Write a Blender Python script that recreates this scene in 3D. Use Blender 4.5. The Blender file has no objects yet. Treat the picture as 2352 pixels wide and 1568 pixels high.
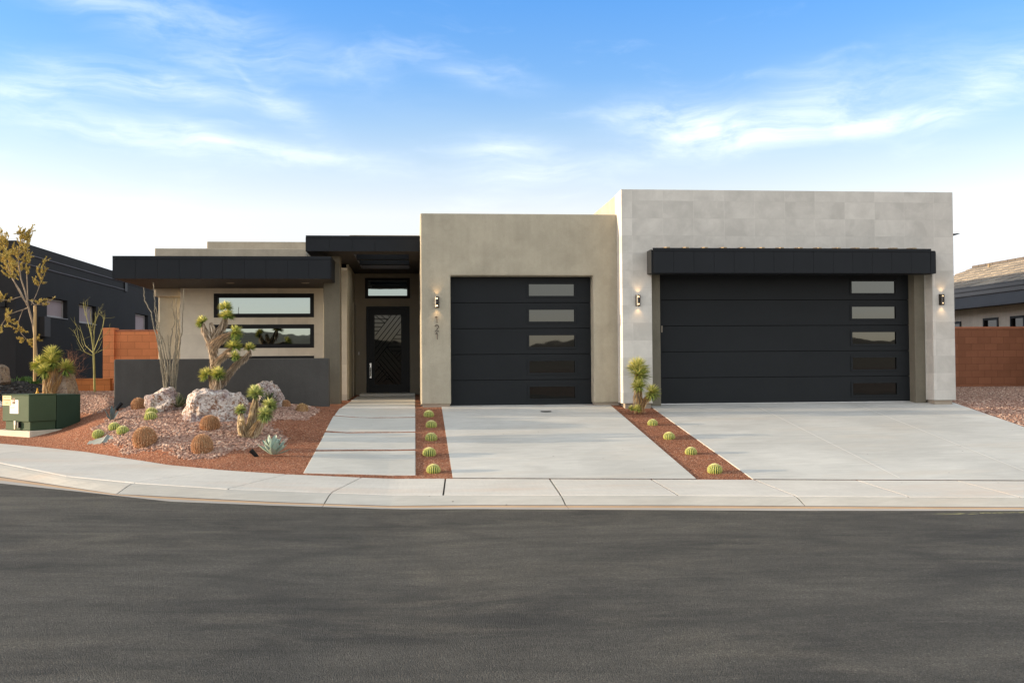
import bpy, bmesh, math, random
import numpy as np
from mathutils import Vector, Matrix, noise as mnoise
R=math.radians; random.seed(7); np.random.seed(7)
S=bpy.context.scene
COL=S.collection
# ------------------------------------------------------------------ camera
F=2370.0; YAW=R(5.37); PIT=R(1.29); ROL=0.007; CH=1.56
fw=Vector((math.sin(YAW)*math.cos(PIT),math.cos(YAW)*math.cos(PIT),math.sin(PIT)))
r0=Vector((math.cos(YAW),-math.sin(YAW),0)); u0=r0.cross(fw)
rt=r0*math.cos(ROL)-u0*math.sin(ROL); up=u0*math.cos(ROL)+r0*math.sin(ROL)
cd=bpy.data.cameras.new('camera'); cam=bpy.data.objects.new('camera',cd); COL.objects.link(cam)
cam.matrix_world=Matrix(((rt.x,up.x,-fw.x,0),(rt.y,up.y,-fw.y,0),(rt.z,up.z,-fw.z,CH),(0,0,0,1)))
cd.sensor_width=36; cd.lens=36*F/2352; cd.clip_end=8000; S.camera=cam
# ------------------------------------------------------------------ light
EL=R(6.0); AZ=R(3.5)       # sun low, from the left and a little behind the facade
sd=Vector((math.cos(AZ)*math.cos(EL),-math.sin(AZ)*math.cos(EL),-math.sin(EL)))
sl=bpy.data.lights.new('sun','SUN'); sl.energy=5.0; sl.angle=R(0.5); sl.color=(1,.79,.53)
so=bpy.data.objects.new('sun',sl); COL.objects.link(so); so.rotation_euler=sd.to_track_quat('-Z','Y').to_euler()
S.view_settings.view_transform='Standard'; S.view_settings.look='None'; S.view_settings.exposure=0.9; S.view_settings.gamma=1
# ------------------------------------------------------------------ node helper
class NT:
    def __init__(s,nt): s.nt=nt
    def n(s,t,props=None,**ins):
        nd=s.nt.nodes.new(t)
        for k,v in (props or {}).items(): setattr(nd,k,v)
        for k,v in ins.items():
            key=int(k[1:]) if k[0]=='i' and k[1:].isdigit() else k.replace('_',' ')
            sk=nd.inputs[key]
            if isinstance(v,bpy.types.NodeSocket): s.nt.links.new(v,sk)
            else: sk.default_value=v
        return nd
    def m(s,op,a,b=0.0,c=0.0,clamp=False):
        nd=s.nt.nodes.new('ShaderNodeMath'); nd.operation=op; nd.use_clamp=clamp
        for i,v in enumerate((a,b,c)):
            if isinstance(v,bpy.types.NodeSocket): s.nt.links.new(v,nd.inputs[i])
            else: nd.inputs[i].default_value=v
        return nd.outputs[0]
    def mix(s,f,a,b,bt='MIX'):
        nd=s.nt.nodes.new('ShaderNodeMix'); nd.data_type='RGBA'; nd.blend_type=bt
        for i,v in ((0,f),(6,a),(7,b)):
            if isinstance(v,bpy.types.NodeSocket): s.nt.links.new(v,nd.inputs[i])
            else: nd.inputs[i].default_value=v if i==0 else (tuple(v)+(1,))[:4]
        return nd.outputs[2]
    def noise(s,vec,scale,detail=4,rough=.55,dist=0):
        return s.n('ShaderNodeTexNoise',Vector=vec,Scale=scale,Detail=detail,Roughness=rough,Distortion=dist).outputs[0]
    def ramp(s,f,stops):
        nd=s.nt.nodes.new('ShaderNodeValToRGB'); s.nt.links.new(f,nd.inputs[0]); e=nd.color_ramp.elements
        while len(e)<len(stops): e.new(.5)
        for i,(p,c) in enumerate(stops):
            e[i].position=p; e[i].color=(tuple(c)+(1,))[:4] if not isinstance(c,(int,float)) else (c,c,c,1)
        return nd.outputs[0]
    def mr(s,v,a,b,c=0.0,d=1.0,smooth=False):
        nd=s.n('ShaderNodeMapRange',{'interpolation_type':'SMOOTHSTEP' if smooth else 'LINEAR','clamp':True})
        for i,x in enumerate((v,a,b,c,d)):
            if isinstance(x,bpy.types.NodeSocket): s.nt.links.new(x,nd.inputs[i])
            else: nd.inputs[i].default_value=x
        return nd.outputs[0]
    def scl(s,vec,x,y,z):
        return s.n('ShaderNodeMapping',Vector=vec,Scale=(x,y,z)).outputs[0]
# ------------------------------------------------------------------ sky
W=bpy.data.worlds.new('World'); S.world=W; W.use_nodes=True; wt=W.node_tree
for x in list(wt.nodes): wt.nodes.remove(x)
q=NT(wt)
sky=q.n('ShaderNodeTexSky',{'sky_type':'NISHITA','sun_disc':False,'sun_elevation':EL,'sun_rotation':R(-90)+AZ,'altitude':800,'air_density':1.0,'dust_density':0.3,'ozone_density':2.0})
tc=q.n('ShaderNodeTexCoord').outputs['Generated']
sp=q.n('ShaderNodeSeparateXYZ',Vector=tc)
az=q.m('ARCTAN2',sp.outputs[0],sp.outputs[1]); el=q.m('ARCSINE',sp.outputs[2])
# whitening towards the horizon and thin cirrus wisps
front=q.ramp(q.mr(el,0,R(60)),[(0,(1.54,1.75,3.8)),(.096,(2.76,1.95,2.0)),(.137,(3.50,2.26,1.95)),(.177,(3.05,2.20,2.0)),(.217,(2.3,2.02,2.1)),(.257,(1.55,1.80,2.25)),(.334,(1.05,1.70,2.5)),(.45,(5.2,3.9,3.3)),(.55,(9.6,5.4,3.1)),(1,(10.0,5.6,3.1))])  # top stops lie above the view: sky brightened there as added ambient fill
rear=q.ramp(q.mr(el,0,R(60)),[(0,(3.5,3.7,6.4)),(.1,(6.7,4.4,3.9)),(.25,(9.3,5.3,3.8)),(1,(10.0,5.6,3.1))])  # unseen sky behind the camera, brightened and warmed to add ambient fill
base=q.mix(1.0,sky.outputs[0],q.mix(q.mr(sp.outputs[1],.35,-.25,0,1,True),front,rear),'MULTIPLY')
cv=q.n('ShaderNodeCombineXYZ',X=q.m('MULTIPLY',az,1.0),Y=el,Z=0.0).outputs[0]
wv=q.n('ShaderNodeTexNoise',Vector=cv,Scale=7.0,Detail=3.0)
cvd=q.n('ShaderNodeVectorMath',{'operation':'ADD'},i0=cv,i1=q.n('ShaderNodeVectorMath',{'operation':'MULTIPLY'},i0=wv.outputs[1],i1=(.16,.05,0)).outputs[0]).outputs[0]
rot=q.n('ShaderNodeMapping',Vector=cvd,Rotation=(0,0,R(10)),Scale=(4.5,20,1)).outputs[0]
st=q.noise(rot,2.6,8,.62)
st2=q.noise(q.n('ShaderNodeMapping',Vector=cvd,Rotation=(0,0,R(-12)),Scale=(3.2,13,1),Location=(3.3,1.7,0)).outputs[0],1.7,7,.6)
def patch(u,v,w,h,a,tilt=0):
    A=math.atan((u-1176)/F)+YAW; E=(839-v)/F
    dx=q.m('SUBTRACT',az,A); dy=q.m('SUBTRACT',el,E)
    dy=q.m('SUBTRACT',dy,q.m('MULTIPLY',dx,tilt))
    d=q.m('ADD',q.m('POWER',q.m('ABSOLUTE',q.m('DIVIDE',dx,w/F)),2.0),q.m('POWER',q.m('ABSOLUTE',q.m('DIVIDE',dy,h/F)),2.0))
    return q.m('MULTIPLY',q.m('EXPONENT',q.m('MULTIPLY',d,-1.0)),a)
tot=None
for a in [(330,235,200,34,.95,-.05),(80,270,130,30,.7,0),(300,345,260,34,.9,-.10),(470,330,80,18,.7,-.25),(655,275,80,26,.75,-.3),(560,205,30,9,.18,-1.0),(700,370,240,26,.65,-.12),
          (1110,190,120,26,.5,-.2),(1150,350,110,30,.8,0),(1230,400,140,26,.7,0),(1570,300,140,42,1.25,-.1),(1700,345,260,34,.9,.12),(1850,290,160,40,.7,.1),(2120,325,220,24,.95,.10),(2330,250,150,40,.8,.35),
          (2050,230,260,60,.35,.1),(300,90,330,60,.38,-.25),(150,60,200,40,.3,-.2),(620,130,260,50,.3,-.3)]:
    a=a[:4]+(a[4]*.8,)+a[5:]; p_=patch(*a); tot=p_ if tot is None else q.m('ADD',tot,p_)
cl=q.m('MULTIPLY',tot,q.mr(q.m('ADD',q.m('MULTIPLY',st,.65),q.m('MULTIPLY',st2,.35)),.30,.76,0,.92,True))
gen=q.m('MULTIPLY',q.mr(st2,.52,.80,0,.20,True),q.mr(el,R(2),R(10)))
cl=q.m('MINIMUM',q.m('ADD',cl,gen),.93)
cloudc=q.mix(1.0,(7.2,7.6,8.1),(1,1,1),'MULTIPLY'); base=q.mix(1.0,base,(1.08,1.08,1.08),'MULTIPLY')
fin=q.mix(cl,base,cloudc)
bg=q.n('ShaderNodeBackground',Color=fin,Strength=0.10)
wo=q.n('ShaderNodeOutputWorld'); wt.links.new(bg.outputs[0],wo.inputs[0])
# ------------------------------------------------------------------ projection helpers (pixel of the 2352 wide view + real depth -> place)
def ray(u,v): return (fw*F+rt*(u-1176)+up*(784-v))
def P(u,v,Y):
    d=ray(u,v); t=Y/d.y; return Vector((d.x*t,Y,CH+d.z*t))
def X(u,Y,v=800): return P(u,v,Y).x
def Z(u,v,Y): return P(u,v,Y).z
def PX(u,v,x):
    d=ray(u,v); t=x/d.x; return Vector((x,d.y*t,CH+d.z*t))
def PZ(u,v,z=0):
    d=ray(u,v); t=(z-CH)/d.z; return Vector((d.x*t,d.y*t,z))
def SL(x): return .042*12*(1-math.exp(-max(0,-(x+.3))/12))   # the street climbs gently to the left
def PS(u,v,z=0):
    p=PZ(u,v,z)
    for k in range(12): p=PZ(u,v,z+SL(p.x))
    return p
def curve(pts,z):
    w=[PS(u,v,z) for u,v in pts]; return np.array([p.x for p in w]),np.array([p.y for p in w])
def ext(c,l,r):
    xs,ys=c; sl_=(ys[1]-ys[0])/(xs[1]-xs[0]); sr=(ys[-1]-ys[-2])/(xs[-1]-xs[-2])
    return np.concatenate([[xs[0]-l],xs,[xs[-1]+r]]),np.concatenate([[ys[0]-sl_*l],ys,[ys[-1]+sr*r]])
BK=ext(curve([(0,1018),(92,1026),(196,1037),(281,1050.5),(387,1067),(511,1079),(657,1088.5),(829,1096),(1040,1098.5),(1600,1100.5),(2352,1104)],0),26,40)
FR=ext(curve([(0,1063),(150,1093),(312,1109),(522,1122.6),(705,1129),(761,1130.8),(1018,1136),(1557,1137),(1842,1139),(2086,1140.5),(2352,1141.5)],-.015),26,40)
GU=ext(curve([(0,1094),(265,1134),(627,1152),(742,1156),(1097,1159),(1600,1160),(2352,1164)],-.10),26,40)
AS=ext(curve([(0,1110),(392,1152),(627,1161),(837,1167),(1097,1169),(1803,1173),(2352,1173)],-.11),26,40)
def at(c,x): return float(np.interp(x,c[0],c[1]))
def sm(t): t=max(0,min(1,t)); return t*t*(3-2*t)
def H(x,y):
    b=at(BK,x); aa=sm((x+7.0)/1.3); L=max(20.0-b,4.6*(1-aa)+2.6*aa); t=(y-b)/L
    s0=SL(x); h=s0+(.77-s0)*max(0,min(1,t))+max(0,min(5.5,y-20))*.016*(1 if x>-3 else 0)
    if x<-5.6: h+=.05*max(0,min(4,y-20.2))*sm((-5.6-x)/.8)
    # planted mound round the boulders
    dx=(x+3.9)/3.0; dy=(y-18.6)/2.5; h+=.17*max(0,1-dx*dx-dy*dy)**1.2*sm((y-b)/1.0)
    # neighbour's higher yard on the left
    if x<-8.0:
        r=sm((-8.6-x)/1.2)*sm((y-23.2)/2.2); h=max(h,h+(1.22-h)*r)
        if y>27.75: h=1.2
    return h
def G(u,v,f=H):
    d=ray(u,v); p=None; y=6.0; last=None
    while y<60:
        t=y/d.y; z=CH+d.z*t; hh=f(d.x*t,y) if y>at(BK,d.x*t) else SL(d.x*t)
        if z<hh: break
        y+=.02
    t=y/d.y; return Vector((d.x*t,y,f(d.x*t,y)))
# ------------------------------------------------------------------ objects
def tag(o,label=None,cat=None,group=None,kind=None):
    if label: o['label']=label
    if cat: o['category']=cat
    if group: o['group']=group
    if kind: o['kind']=kind
    return o
def empty(name,loc,label,cat,group=None,rz=0):
    o=bpy.data.objects.new(name,None); COL.objects.link(o); o.location=loc; o.rotation_euler=(0,0,rz); o.empty_display_size=.1
    return tag(o,label,cat,group)
def wloc(o):
    v=Vector((0,0,0))
    while o: v+=o.location; o=o.parent
    return v
class MB:
    def __init__(s): s.v=[]; s.f=[]; s.mi=[]; s.r=[]; s.cm=0; s.cr=.5
    def add(s,vs,fs):
        b=len(s.v); s.v+= [tuple(x) for x in vs]
        for f in fs: s.f.append([b+i for i in f]); s.mi.append(s.cm); s.r.append(s.cr)
    def box(s,x0,x1,y0,y1,z0,z1):
        x0,x1=min(x0,x1),max(x0,x1); y0,y1=min(y0,y1),max(y0,y1); z0,z1=min(z0,z1),max(z0,z1)
        s.add([(x0,y0,z0),(x1,y0,z0),(x1,y1,z0),(x0,y1,z0),(x0,y0,z1),(x1,y0,z1),(x1,y1,z1),(x0,y1,z1)],
              [(0,3,2,1),(4,5,6,7),(0,1,5,4),(1,2,6,5),(2,3,7,6),(3,0,4,7)]); return s
    def prism(s,pts,y0,y1):   # polygon in x,z (counter-clockwise seen from -y) extruded in y
        n=len(pts); s.add([(x,y0,z) for x,z in pts]+[(x,y1,z) for x,z in pts],
              [tuple(range(n)),tuple(range(2*n-1,n-1,-1))]+[((i+1)%n,i,n+i,n+(i+1)%n) for i in range(n)]); return s
    def flat(s,pts,z0,z1):    # polygon in x,y extruded in z
        n=len(pts); s.add([(x,y,z1) for x,y in pts]+[(x,y,z0) for x,y in pts],
              [tuple(range(n)),tuple(range(2*n-1,n-1,-1))]+[((i+1)%n,i,n+i,n+(i+1)%n) for i in range(n)]); return s
    def tube(s,pts,rad,k=8,cap=True,squash=None):
        pts=[Vector(p) for p in pts]; n=len(pts)
        if isinstance(rad,(int,float)): rad=[rad]*n
        b=len(s.v); pr=None
        for i,p in enumerate(pts):
            t=(pts[min(i+1,n-1)]-pts[max(i-1,0)]).normalized()
            a=Vector((0,0,1)) if abs(t.z)<.9 else Vector((1,0,0))
            if pr is not None: a=pr
            e=(a-t*a.dot(t)).normalized(); pr=e; g=t.cross(e)
            for j in range(k):
                an=2*math.pi*j/k; s.v.append(tuple(p+(e*math.cos(an)+g*math.sin(an))*rad[i]))
        for i in range(n-1):
            for j in range(k):
                s.f.append([b+i*k+j,b+i*k+(j+1)%k,b+(i+1)*k+(j+1)%k,b+(i+1)*k+j]); s.mi.append(s.cm); s.r.append(s.cr)
        if cap:
            s.f.append([b+j for j in range(k)][::-1]); s.f.append([b+(n-1)*k+j for j in range(k)])
            s.mi+=[s.cm]*2; s.r+=[s.cr]*2
        return s
    def lathe(s,prof,c=(0,0,0),k=24):   # prof: list of (r,z)
        b=len(s.v); n=len(prof)
        for r_,z in prof:
            for j in range(k):
                a=2*math.pi*j/k; s.v.append((c[0]+r_*math.cos(a),c[1]+r_*math.sin(a),c[2]+z))
        for i in range(n-1):
            for j in range(k):
                s.f.append([b+i*k+j,b+i*k+(j+1)%k,b+(i+1)*k+(j+1)%k,b+(i+1)*k+j]); s.mi.append(s.cm); s.r.append(s.cr)
        return s
    def blade(s,p,d,L,w,droop=0,fold=.3,seg=2):
        d=d.normalized(); a=Vector((0,0,1)) if abs(d.z)<.95 else Vector((1,0,0))
        sd_=d.cross(a).normalized(); nn=sd_.cross(d).normalized(); b=len(s.v)
        ws=[.75,1.0,0] if seg==2 else [.7,1,.85,0]
        for i,wi in enumerate(ws):
            t=i/(len(ws)-1); c=p+d*(L*t)+Vector((0,0,-droop*L*t*t))
            if wi==0: s.v.append(tuple(c))
            else: s.v+= [tuple(c-sd_*w*wi/2+nn*w*fold*wi),tuple(c),tuple(c+sd_*w*wi/2+nn*w*fold*wi)]
        m_=len(ws)-1
        for i in range(m_-1):
            o=b+i*3
            for f in ((o,o+1,o+4,o+3),(o+1,o+2,o+5,o+4)): s.f.append(list(f)); s.mi.append(s.cm); s.r.append(s.cr)
        o=b+(m_-1)*3
        for f in ((o,o+1,o+3),(o+1,o+2,o+3)): s.f.append(list(f)); s.mi.append(s.cm); s.r.append(s.cr)
    def build(s,name,mat,parent=None,bevel=0,smooth=False,seg=3,subs=0):
        me=bpy.data.meshes.new(name); off=wloc(parent) if parent else Vector((0,0,0))
        V=np.array(s.v,dtype=float)-np.array(off)
        me.from_pydata(V.tolist(),[],s.f)
        for m_ in (mat if isinstance(mat,(list,tuple)) else [mat]): me.materials.append(m_)
        me.polygons.foreach_set('material_index',s.mi)
        at_=me.attributes.new('face_tone','FLOAT','FACE'); at_.data.foreach_set('value',s.r)
        if smooth: me.polygons.foreach_set('use_smooth',[True]*len(me.polygons))
        me.update(); o=bpy.data.objects.new(name,me); COL.objects.link(o)
        if parent: o.parent=parent
        if bevel:
            b=o.modifiers.new('bevel','BEVEL'); b.width=bevel; b.segments=seg; b.limit_method='ANGLE'; b.angle_limit=R(40)
        return o
def dup(root,loc,rz=0,sc=None,label=None):
    r_=root.copy(); COL.objects.link(r_); r_.location=loc; r_.rotation_euler=(0,0,rz)
    if sc: r_.scale=sc
    if label: r_['label']=label
    for c in list(root.children):
        d=c.copy(); COL.objects.link(d); d.parent=r_
        for g in c.children:
            e=g.copy(); COL.objects.link(e); e.parent=d
    return r_
# ------------------------------------------------------------------ materials
def base_mat(name):
    m=bpy.data.materials.new(name); m.use_nodes=True; q=NT(m.node_tree)
    for x in list(m.node_tree.nodes): m.node_tree.nodes.remove(x)
    o=q.n('ShaderNodeOutputMaterial'); b=q.n('ShaderNodeBsdfPrincipled'); m.node_tree.links.new(b.outputs[0],o.inputs[0])
    return m,q,b
def lk(q,a,b): q.nt.links.new(a,b)
def obco(q): return q.n('ShaderNodeTexCoord').outputs['Object']
def M(name,col,rough=.8,var=.12,vs=2.0,fine=.08,fs=60,bump=.15,bs=None,bd=.01,metal=0,col2=None,stretch=(1,1,1),spec=.5):
    m,q,b=base_mat(name); co=q.scl(obco(q),*stretch)
    n1=q.noise(co,vs,5,.6); n2=q.noise(co,fs,3,.6)
    c2=col2 or col
    c=q.mix(q.mr(n1,.3,.7),tuple(x*(1-var) for x in col),tuple(min(1,x*(1+var)) for x in c2))
    c=q.mix(1.0,c,q.ramp(n2,[(.25,1-fine),(.75,1+fine)]) if fine<=0 else q.mix(q.mr(n2,.3,.7),(1-fine,)*3,(1,)*3),'MULTIPLY')
    lk(q,c,b.inputs['Base Color']); b.inputs['Roughness'].default_value=rough; b.inputs['Metallic'].default_value=metal
    b.inputs['Specular IOR Level'].default_value=spec
    if bump:
        bn=q.n('ShaderNodeBump',Height=q.noise(co,bs or fs,4,.6),Strength=bump,Distance=bd); lk(q,bn.outputs[0],b.inputs['Normal'])
    return m
def Mr(name,stops,rough=.8,mul=.0,vs=3,bump=0,bs=80,trans=0):  # coloured by each face's own value
    m,q,b=base_mat(name); a=q.n('ShaderNodeAttribute',{'attribute_name':'face_tone'}).outputs['Fac']
    c=q.ramp(a,stops)
    if mul: c=q.mix(1.0,c,q.mix(q.mr(q.noise(obco(q),vs,4),.3,.7),(1-mul,)*3,(1+mul*.3,)*3),'MULTIPLY')
    lk(q,c,b.inputs['Base Color']); b.inputs['Roughness'].default_value=rough
    if bump:
        bn=q.n('ShaderNodeBump',Height=q.noise(obco(q),bs,3,.6),Strength=bump,Distance=.01); lk(q,bn.outputs[0],b.inputs['Normal'])
    return m
def stucco(name,col,var=.13,bump=.6):
    m,q,b=base_mat(name); co=obco(q)
    n1=q.noise(co,1.1,6,.62,.6); n2=q.noise(co,14,5,.7); n3=q.noise(co,90,3,.6)
    streak=q.noise(q.scl(co,5,5,.5),1.2,4,.6)
    f=q.m('ADD',q.m('MULTIPLY',n1,.55),q.m('ADD',q.m('MULTIPLY',n2,.2),q.m('MULTIPLY',streak,.25)))
    c=q.mix(q.mr(f,.38,.60),tuple(x*(1-var) for x in col),tuple(x*(1+var) for x in col))
    c=q.mix(1.0,c,q.mix(q.mr(n3,.3,.7),(.84,)*3,(1.07,)*3),'MULTIPLY')
    lk(q,c,b.inputs['Base Color']); b.inputs['Roughness'].default_value=.92; b.inputs['Specular IOR Level'].default_value=.2
    h=q.m('ADD',q.m('MULTIPLY',n2,1.1),n3)
    bn=q.n('ShaderNodeBump',Height=h,Strength=bump,Distance=.012); lk(q,bn.outputs[0],b.inputs['Normal'])
    return m
def tile(name,col,tw,th,ox,oz,line,var=.10):
    m,q,b=base_mat(name); s_=q.n('ShaderNodeSeparateXYZ',Vector=q.n('ShaderNodeNewGeometry').outputs['Position'])
    hx=q.m('ADD',s_.outputs[0],s_.outputs[1])
    tx=q.m('DIVIDE',q.m('SUBTRACT',hx,ox),tw); tz=q.m('DIVIDE',q.m('SUBTRACT',s_.outputs[2],oz),th)
    fx=q.m('FLOOR',tx); fz=q.m('FLOOR',tz)
    cell=q.n('ShaderNodeCombineXYZ',X=fx,Y=fz,Z=0.0).outputs[0]
    wn=q.n('ShaderNodeTexWhiteNoise',Vector=cell)
    off=q.n('ShaderNodeVectorMath',{'operation':'MULTIPLY'},i0=wn.outputs[1],i1=(40,40,40)).outputs[0]
    pc=q.n('ShaderNodeVectorMath',{'operation':'ADD'},i0=q.n('ShaderNodeNewGeometry').outputs['Position'],i1=off).outputs[0]
    n1=q.noise(pc,2.6,5,.6,.4); n2=q.noise(q.scl(pc,3,3,40),4,4,.6); n4=q.noise(q.scl(pc,30,30,2),4,4,.6)
    f=q.m('ADD',q.m('MULTIPLY',n1,.8),q.m('ADD',q.m('MULTIPLY',n2,.14),q.m('MULTIPLY',n4,.12)))
    f=q.m('ADD',f,q.m('MULTIPLY',q.m('SUBTRACT',wn.outputs[0],.5),.16))
    c=q.mix(q.mr(f,.38,.72),tuple(x*(1-1.3*var) for x in col),tuple(x*(1+.8*var) for x in col))
    dx=q.m('MULTIPLY',q.m('SUBTRACT',.5,q.m('ABSOLUTE',q.m('SUBTRACT',q.m('SUBTRACT',tx,fx),.5))),tw)
    dz=q.m('MULTIPLY',q.m('SUBTRACT',.5,q.m('ABSOLUTE',q.m('SUBTRACT',q.m('SUBTRACT',tz,fz),.5))),th)
    lx=q.mr(dx,.002,.005,1,0); lz=q.mr(dz,.002,.005,1,0)
    c=q.mix(q.m('MULTIPLY',lx,.8),c,tuple(x*line for x in col)); c=q.mix(q.m('MULTIPLY',lz,.8),c,tuple(x*.86 for x in col))
    lk(q,c,b.inputs['Base Color']); b.inputs['Roughness'].default_value=.75; b.inputs['Specular IOR Level'].default_value=.3
    return m
def cmu(name,col):
    m,q,b=base_mat(name); s_=q.n('ShaderNodeSeparateXYZ',Vector=q.n('ShaderNodeNewGeometry').outputs['Position'])
    v=q.n('ShaderNodeCombineXYZ',X=q.m('ADD',s_.outputs[0],s_.outputs[1]),Y=s_.outputs[2],Z=0.0).outputs[0]
    bt=q.n('ShaderNodeTexBrick',{'offset':.5},Vector=v,Color1=tuple(x*.88 for x in col)+(1,),Color2=tuple(x*1.1 for x in col)+(1,),Mortar=tuple(x*.72 for x in col)+(1,),Scale=1.0,Mortar_Size=.007,Mortar_Smooth=.2,Bias=0.0,Brick_Width=.374,Row_Height=.187)
    n=q.noise(obco(q),70,4,.7); n2=q.noise(obco(q),1.5,4,.6)
    c=q.mix(1.0,bt.outputs[0],q.mix(q.mr(n,.3,.7),(.8,)*3,(1.08,)*3),'MULTIPLY'); c=q.mix(1.0,c,q.mix(q.mr(n2,.3,.7),(.88,)*3,(1.08,)*3),'MULTIPLY')
    lk(q,c,b.inputs['Base Color']); b.inputs['Roughness'].default_value=.95; b.inputs['Specular IOR Level'].default_value=.1
    bn=q.n('ShaderNodeBump',Height=q.m('SUBTRACT',q.m('MULTIPLY',n,.3),bt.outputs[1]),Strength=.5,Distance=.008); lk(q,bn.outputs[0],b.inputs['Normal'])
    return m
def glass(name,tint,fac,dark=(.004,.004,.004),wave=.02):
    m,q,b=base_mat(name); nt=m.node_tree
    b.inputs['Base Color'].default_value=dark+(1,); b.inputs['Roughness'].default_value=.5; b.inputs['Specular IOR Level'].default_value=0
    g=q.n('ShaderNodeBsdfGlossy',Color=tint+(1,),Roughness=.015)
    bn=q.n('ShaderNodeBump',Height=q.noise(obco(q),1.6,2,.5),Strength=wave,Distance=.05); lk(q,bn.outputs[0],g.inputs['Normal'])
    fr=q.n('ShaderNodeLayerWeight',Blend=.25).outputs['Facing']
    mx=q.n('ShaderNodeMixShader',Fac=q.m('ADD',fac,q.m('MULTIPLY',fr,.15))); lk(q,b.outputs[0],mx.inputs[1]); lk(q,g.outputs[0],mx.inputs[2])
    lk(q,mx.outputs[0],[n for n in nt.nodes if n.type=='OUTPUT_MATERIAL'][0].inputs[0]); return m
def emis(name,col,st):
    m,q,b=base_mat(name); b.inputs['Base Color'].default_value=(.8,.7,.5,1); b.inputs['Emission Color'].default_value=col+(1,); b.inputs['Emission Strength'].default_value=st; return m
def concrete(name,col,warm,var=.10,brush=(2,30,1),bstr=.2):
    m,q,b=base_mat(name); co=q.n('ShaderNodeNewGeometry').outputs['Position']
    n1=q.noise(co,.55,6,.6,.5); n2=q.noise(q.scl(co,*brush),1.3,4,.6); n3=q.noise(co,160,3,.7); n4=q.noise(q.scl(co,.35,1.2,1),1.0,5,.6); n5=q.noise(q.scl(co,1.2,3.5,1),1.6,6,.65,.8)
    n1=q.m('ADD',q.m('MULTIPLY',n1,.6),q.m('MULTIPLY',n5,.4))
    c=q.mix(q.mr(n1,.38,.62),tuple(x*(1-var) for x in col),tuple(x*(1+var*.6) for x in col))
    c=q.mix(q.mr(n4,.52,.72,0,.55),c,warm)
    c=q.mix(1.0,c,q.mix(q.mr(n2,.3,.7),(.955,)*3,(1.03,)*3),'MULTIPLY'); c=q.mix(1.0,c,q.mix(q.mr(n3,.3,.7),(.95,)*3,(1.03,)*3),'MULTIPLY')
    sp_=q.n('ShaderNodeTexVoronoi',Vector=co,Scale=2.3).outputs[0]
    c=q.mix(q.mr(sp_,.018,.04,.8,0),c,(.10,.09,.08))
    lk(q,c,b.inputs['Base Color']); b.inputs['Roughness'].default_value=.85; b.inputs['Specular IOR Level'].default_value=.3
    bn=q.n('ShaderNodeBump',Height=q.m('ADD',n2,q.m('MULTIPLY',n3,.6)),Strength=bstr,Distance=.006); lk(q,bn.outputs[0],b.inputs['Normal']); return m
def gravel(name,cols,sc,bump=1.0,d=.02,big=.12):
    m,q,b=base_mat(name); co=q.n('ShaderNodeNewGeometry').outputs['Position']
    vo=q.n('ShaderNodeTexVoronoi',Vector=co,Scale=sc,Randomness=1.0); wn=q.n('ShaderNodeTexWhiteNoise',Vector=vo.outputs[1]).outputs[0]
    c=q.ramp(wn,cols); n1=q.noise(co,1.2,5,.6)
    c=q.mix(1.0,c,q.mix(q.mr(n1,.3,.7),(1-big,)*3,(1+big,)*3),'MULTIPLY')
    c=q.mix(q.mr(vo.outputs[0],.35,.75,0,.75),c,tuple(x*.45 for x in cols[0][1]))
    lk(q,c,b.inputs['Base Color']); b.inputs['Roughness'].default_value=.95; b.inputs['Specular IOR Level'].default_value=.15
    hh=q.m('ADD',q.m('MULTIPLY',vo.outputs[0],-1.0),q.m('MULTIPLY',q.noise(co,9,4,.6),1.5))
    bn=q.n('ShaderNodeBump',Height=hh,Strength=bump,Distance=d); lk(q,bn.outputs[0],b.inputs['Normal']); return m
BT=stucco('beige_stucco',(.37,.335,.26)); BT2=stucco('roof_parapet_stucco',(.36,.315,.245)); DK=stucco('charcoal_stucco',(.066,.064,.060),.12); OL=stucco('olive_stucco',(.16,.145,.112),.12)
ENT=stucco('entry_stucco',(.26,.225,.175),.08)
NBK=stucco('neighbour_dark_stucco',(.024,.0235,.0245),.08,.2); NBT=stucco('neighbour_tan_stucco',(.52,.45,.36))
TL=tile('stone_tile',(.505,.485,.445),.605,.335,.0,.0,1.08,.13); TL2=tile('wall_stone_tile',(.62,.56,.45),.68,.66,.1,.27,1.08)
MET=M('charcoal_metal_panel',(.015,.017,.020),.6,.06,2,.1,90,.05,metal=0,spec=.12); GD=M('garage_door_steel',(.0145,.0165,.0185),.55,.06,1.5,.12,240,.25,bs=300,bd=.002,spec=.12)
BLK=M('black_frame_metal',(.008,.008,.009),.5,.1,3,.05,60,0,spec=.2); IRON=M('iron_door_paint',(.007,.009,.011),.45,.1,3,.05,60,.05,spec=.2)
SOF=M('canopy_soffit',(.020,.014,.010),.7,.1,2,.05,60,.05); WOOD=M('tan_wood',(.27,.20,.12),.8,.15,8,.1,60,.1)
FOOT=concrete('footing_concrete',(.30,.26,.21),(.34,.24,.16)); CONC=concrete('driveway_concrete',(.54,.53,.50),(.56,.49,.41),.15,(1.2,9,1),.15)
WALK=concrete('sidewalk_concrete',(.62,.585,.535),(.62,.49,.39),.11,(22,2,1),.25); KERB=concrete('kerb_concrete',(.47,.45,.41),(.52,.42,.34),.14,(2,14,1),.2)
TANC=concrete('stained_gutter',(.55,.36,.22),(.50,.36,.26),.12,(3,20,1),.3); GRIM=concrete('gutter_grime',(.20,.17,.14),(.42,.36,.29),.3,(3,20,1),.3); PANC=concrete('gutter_pan',(.44,.40,.36),(.50,.38,.29),.12,(3,20,1),.3)
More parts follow.
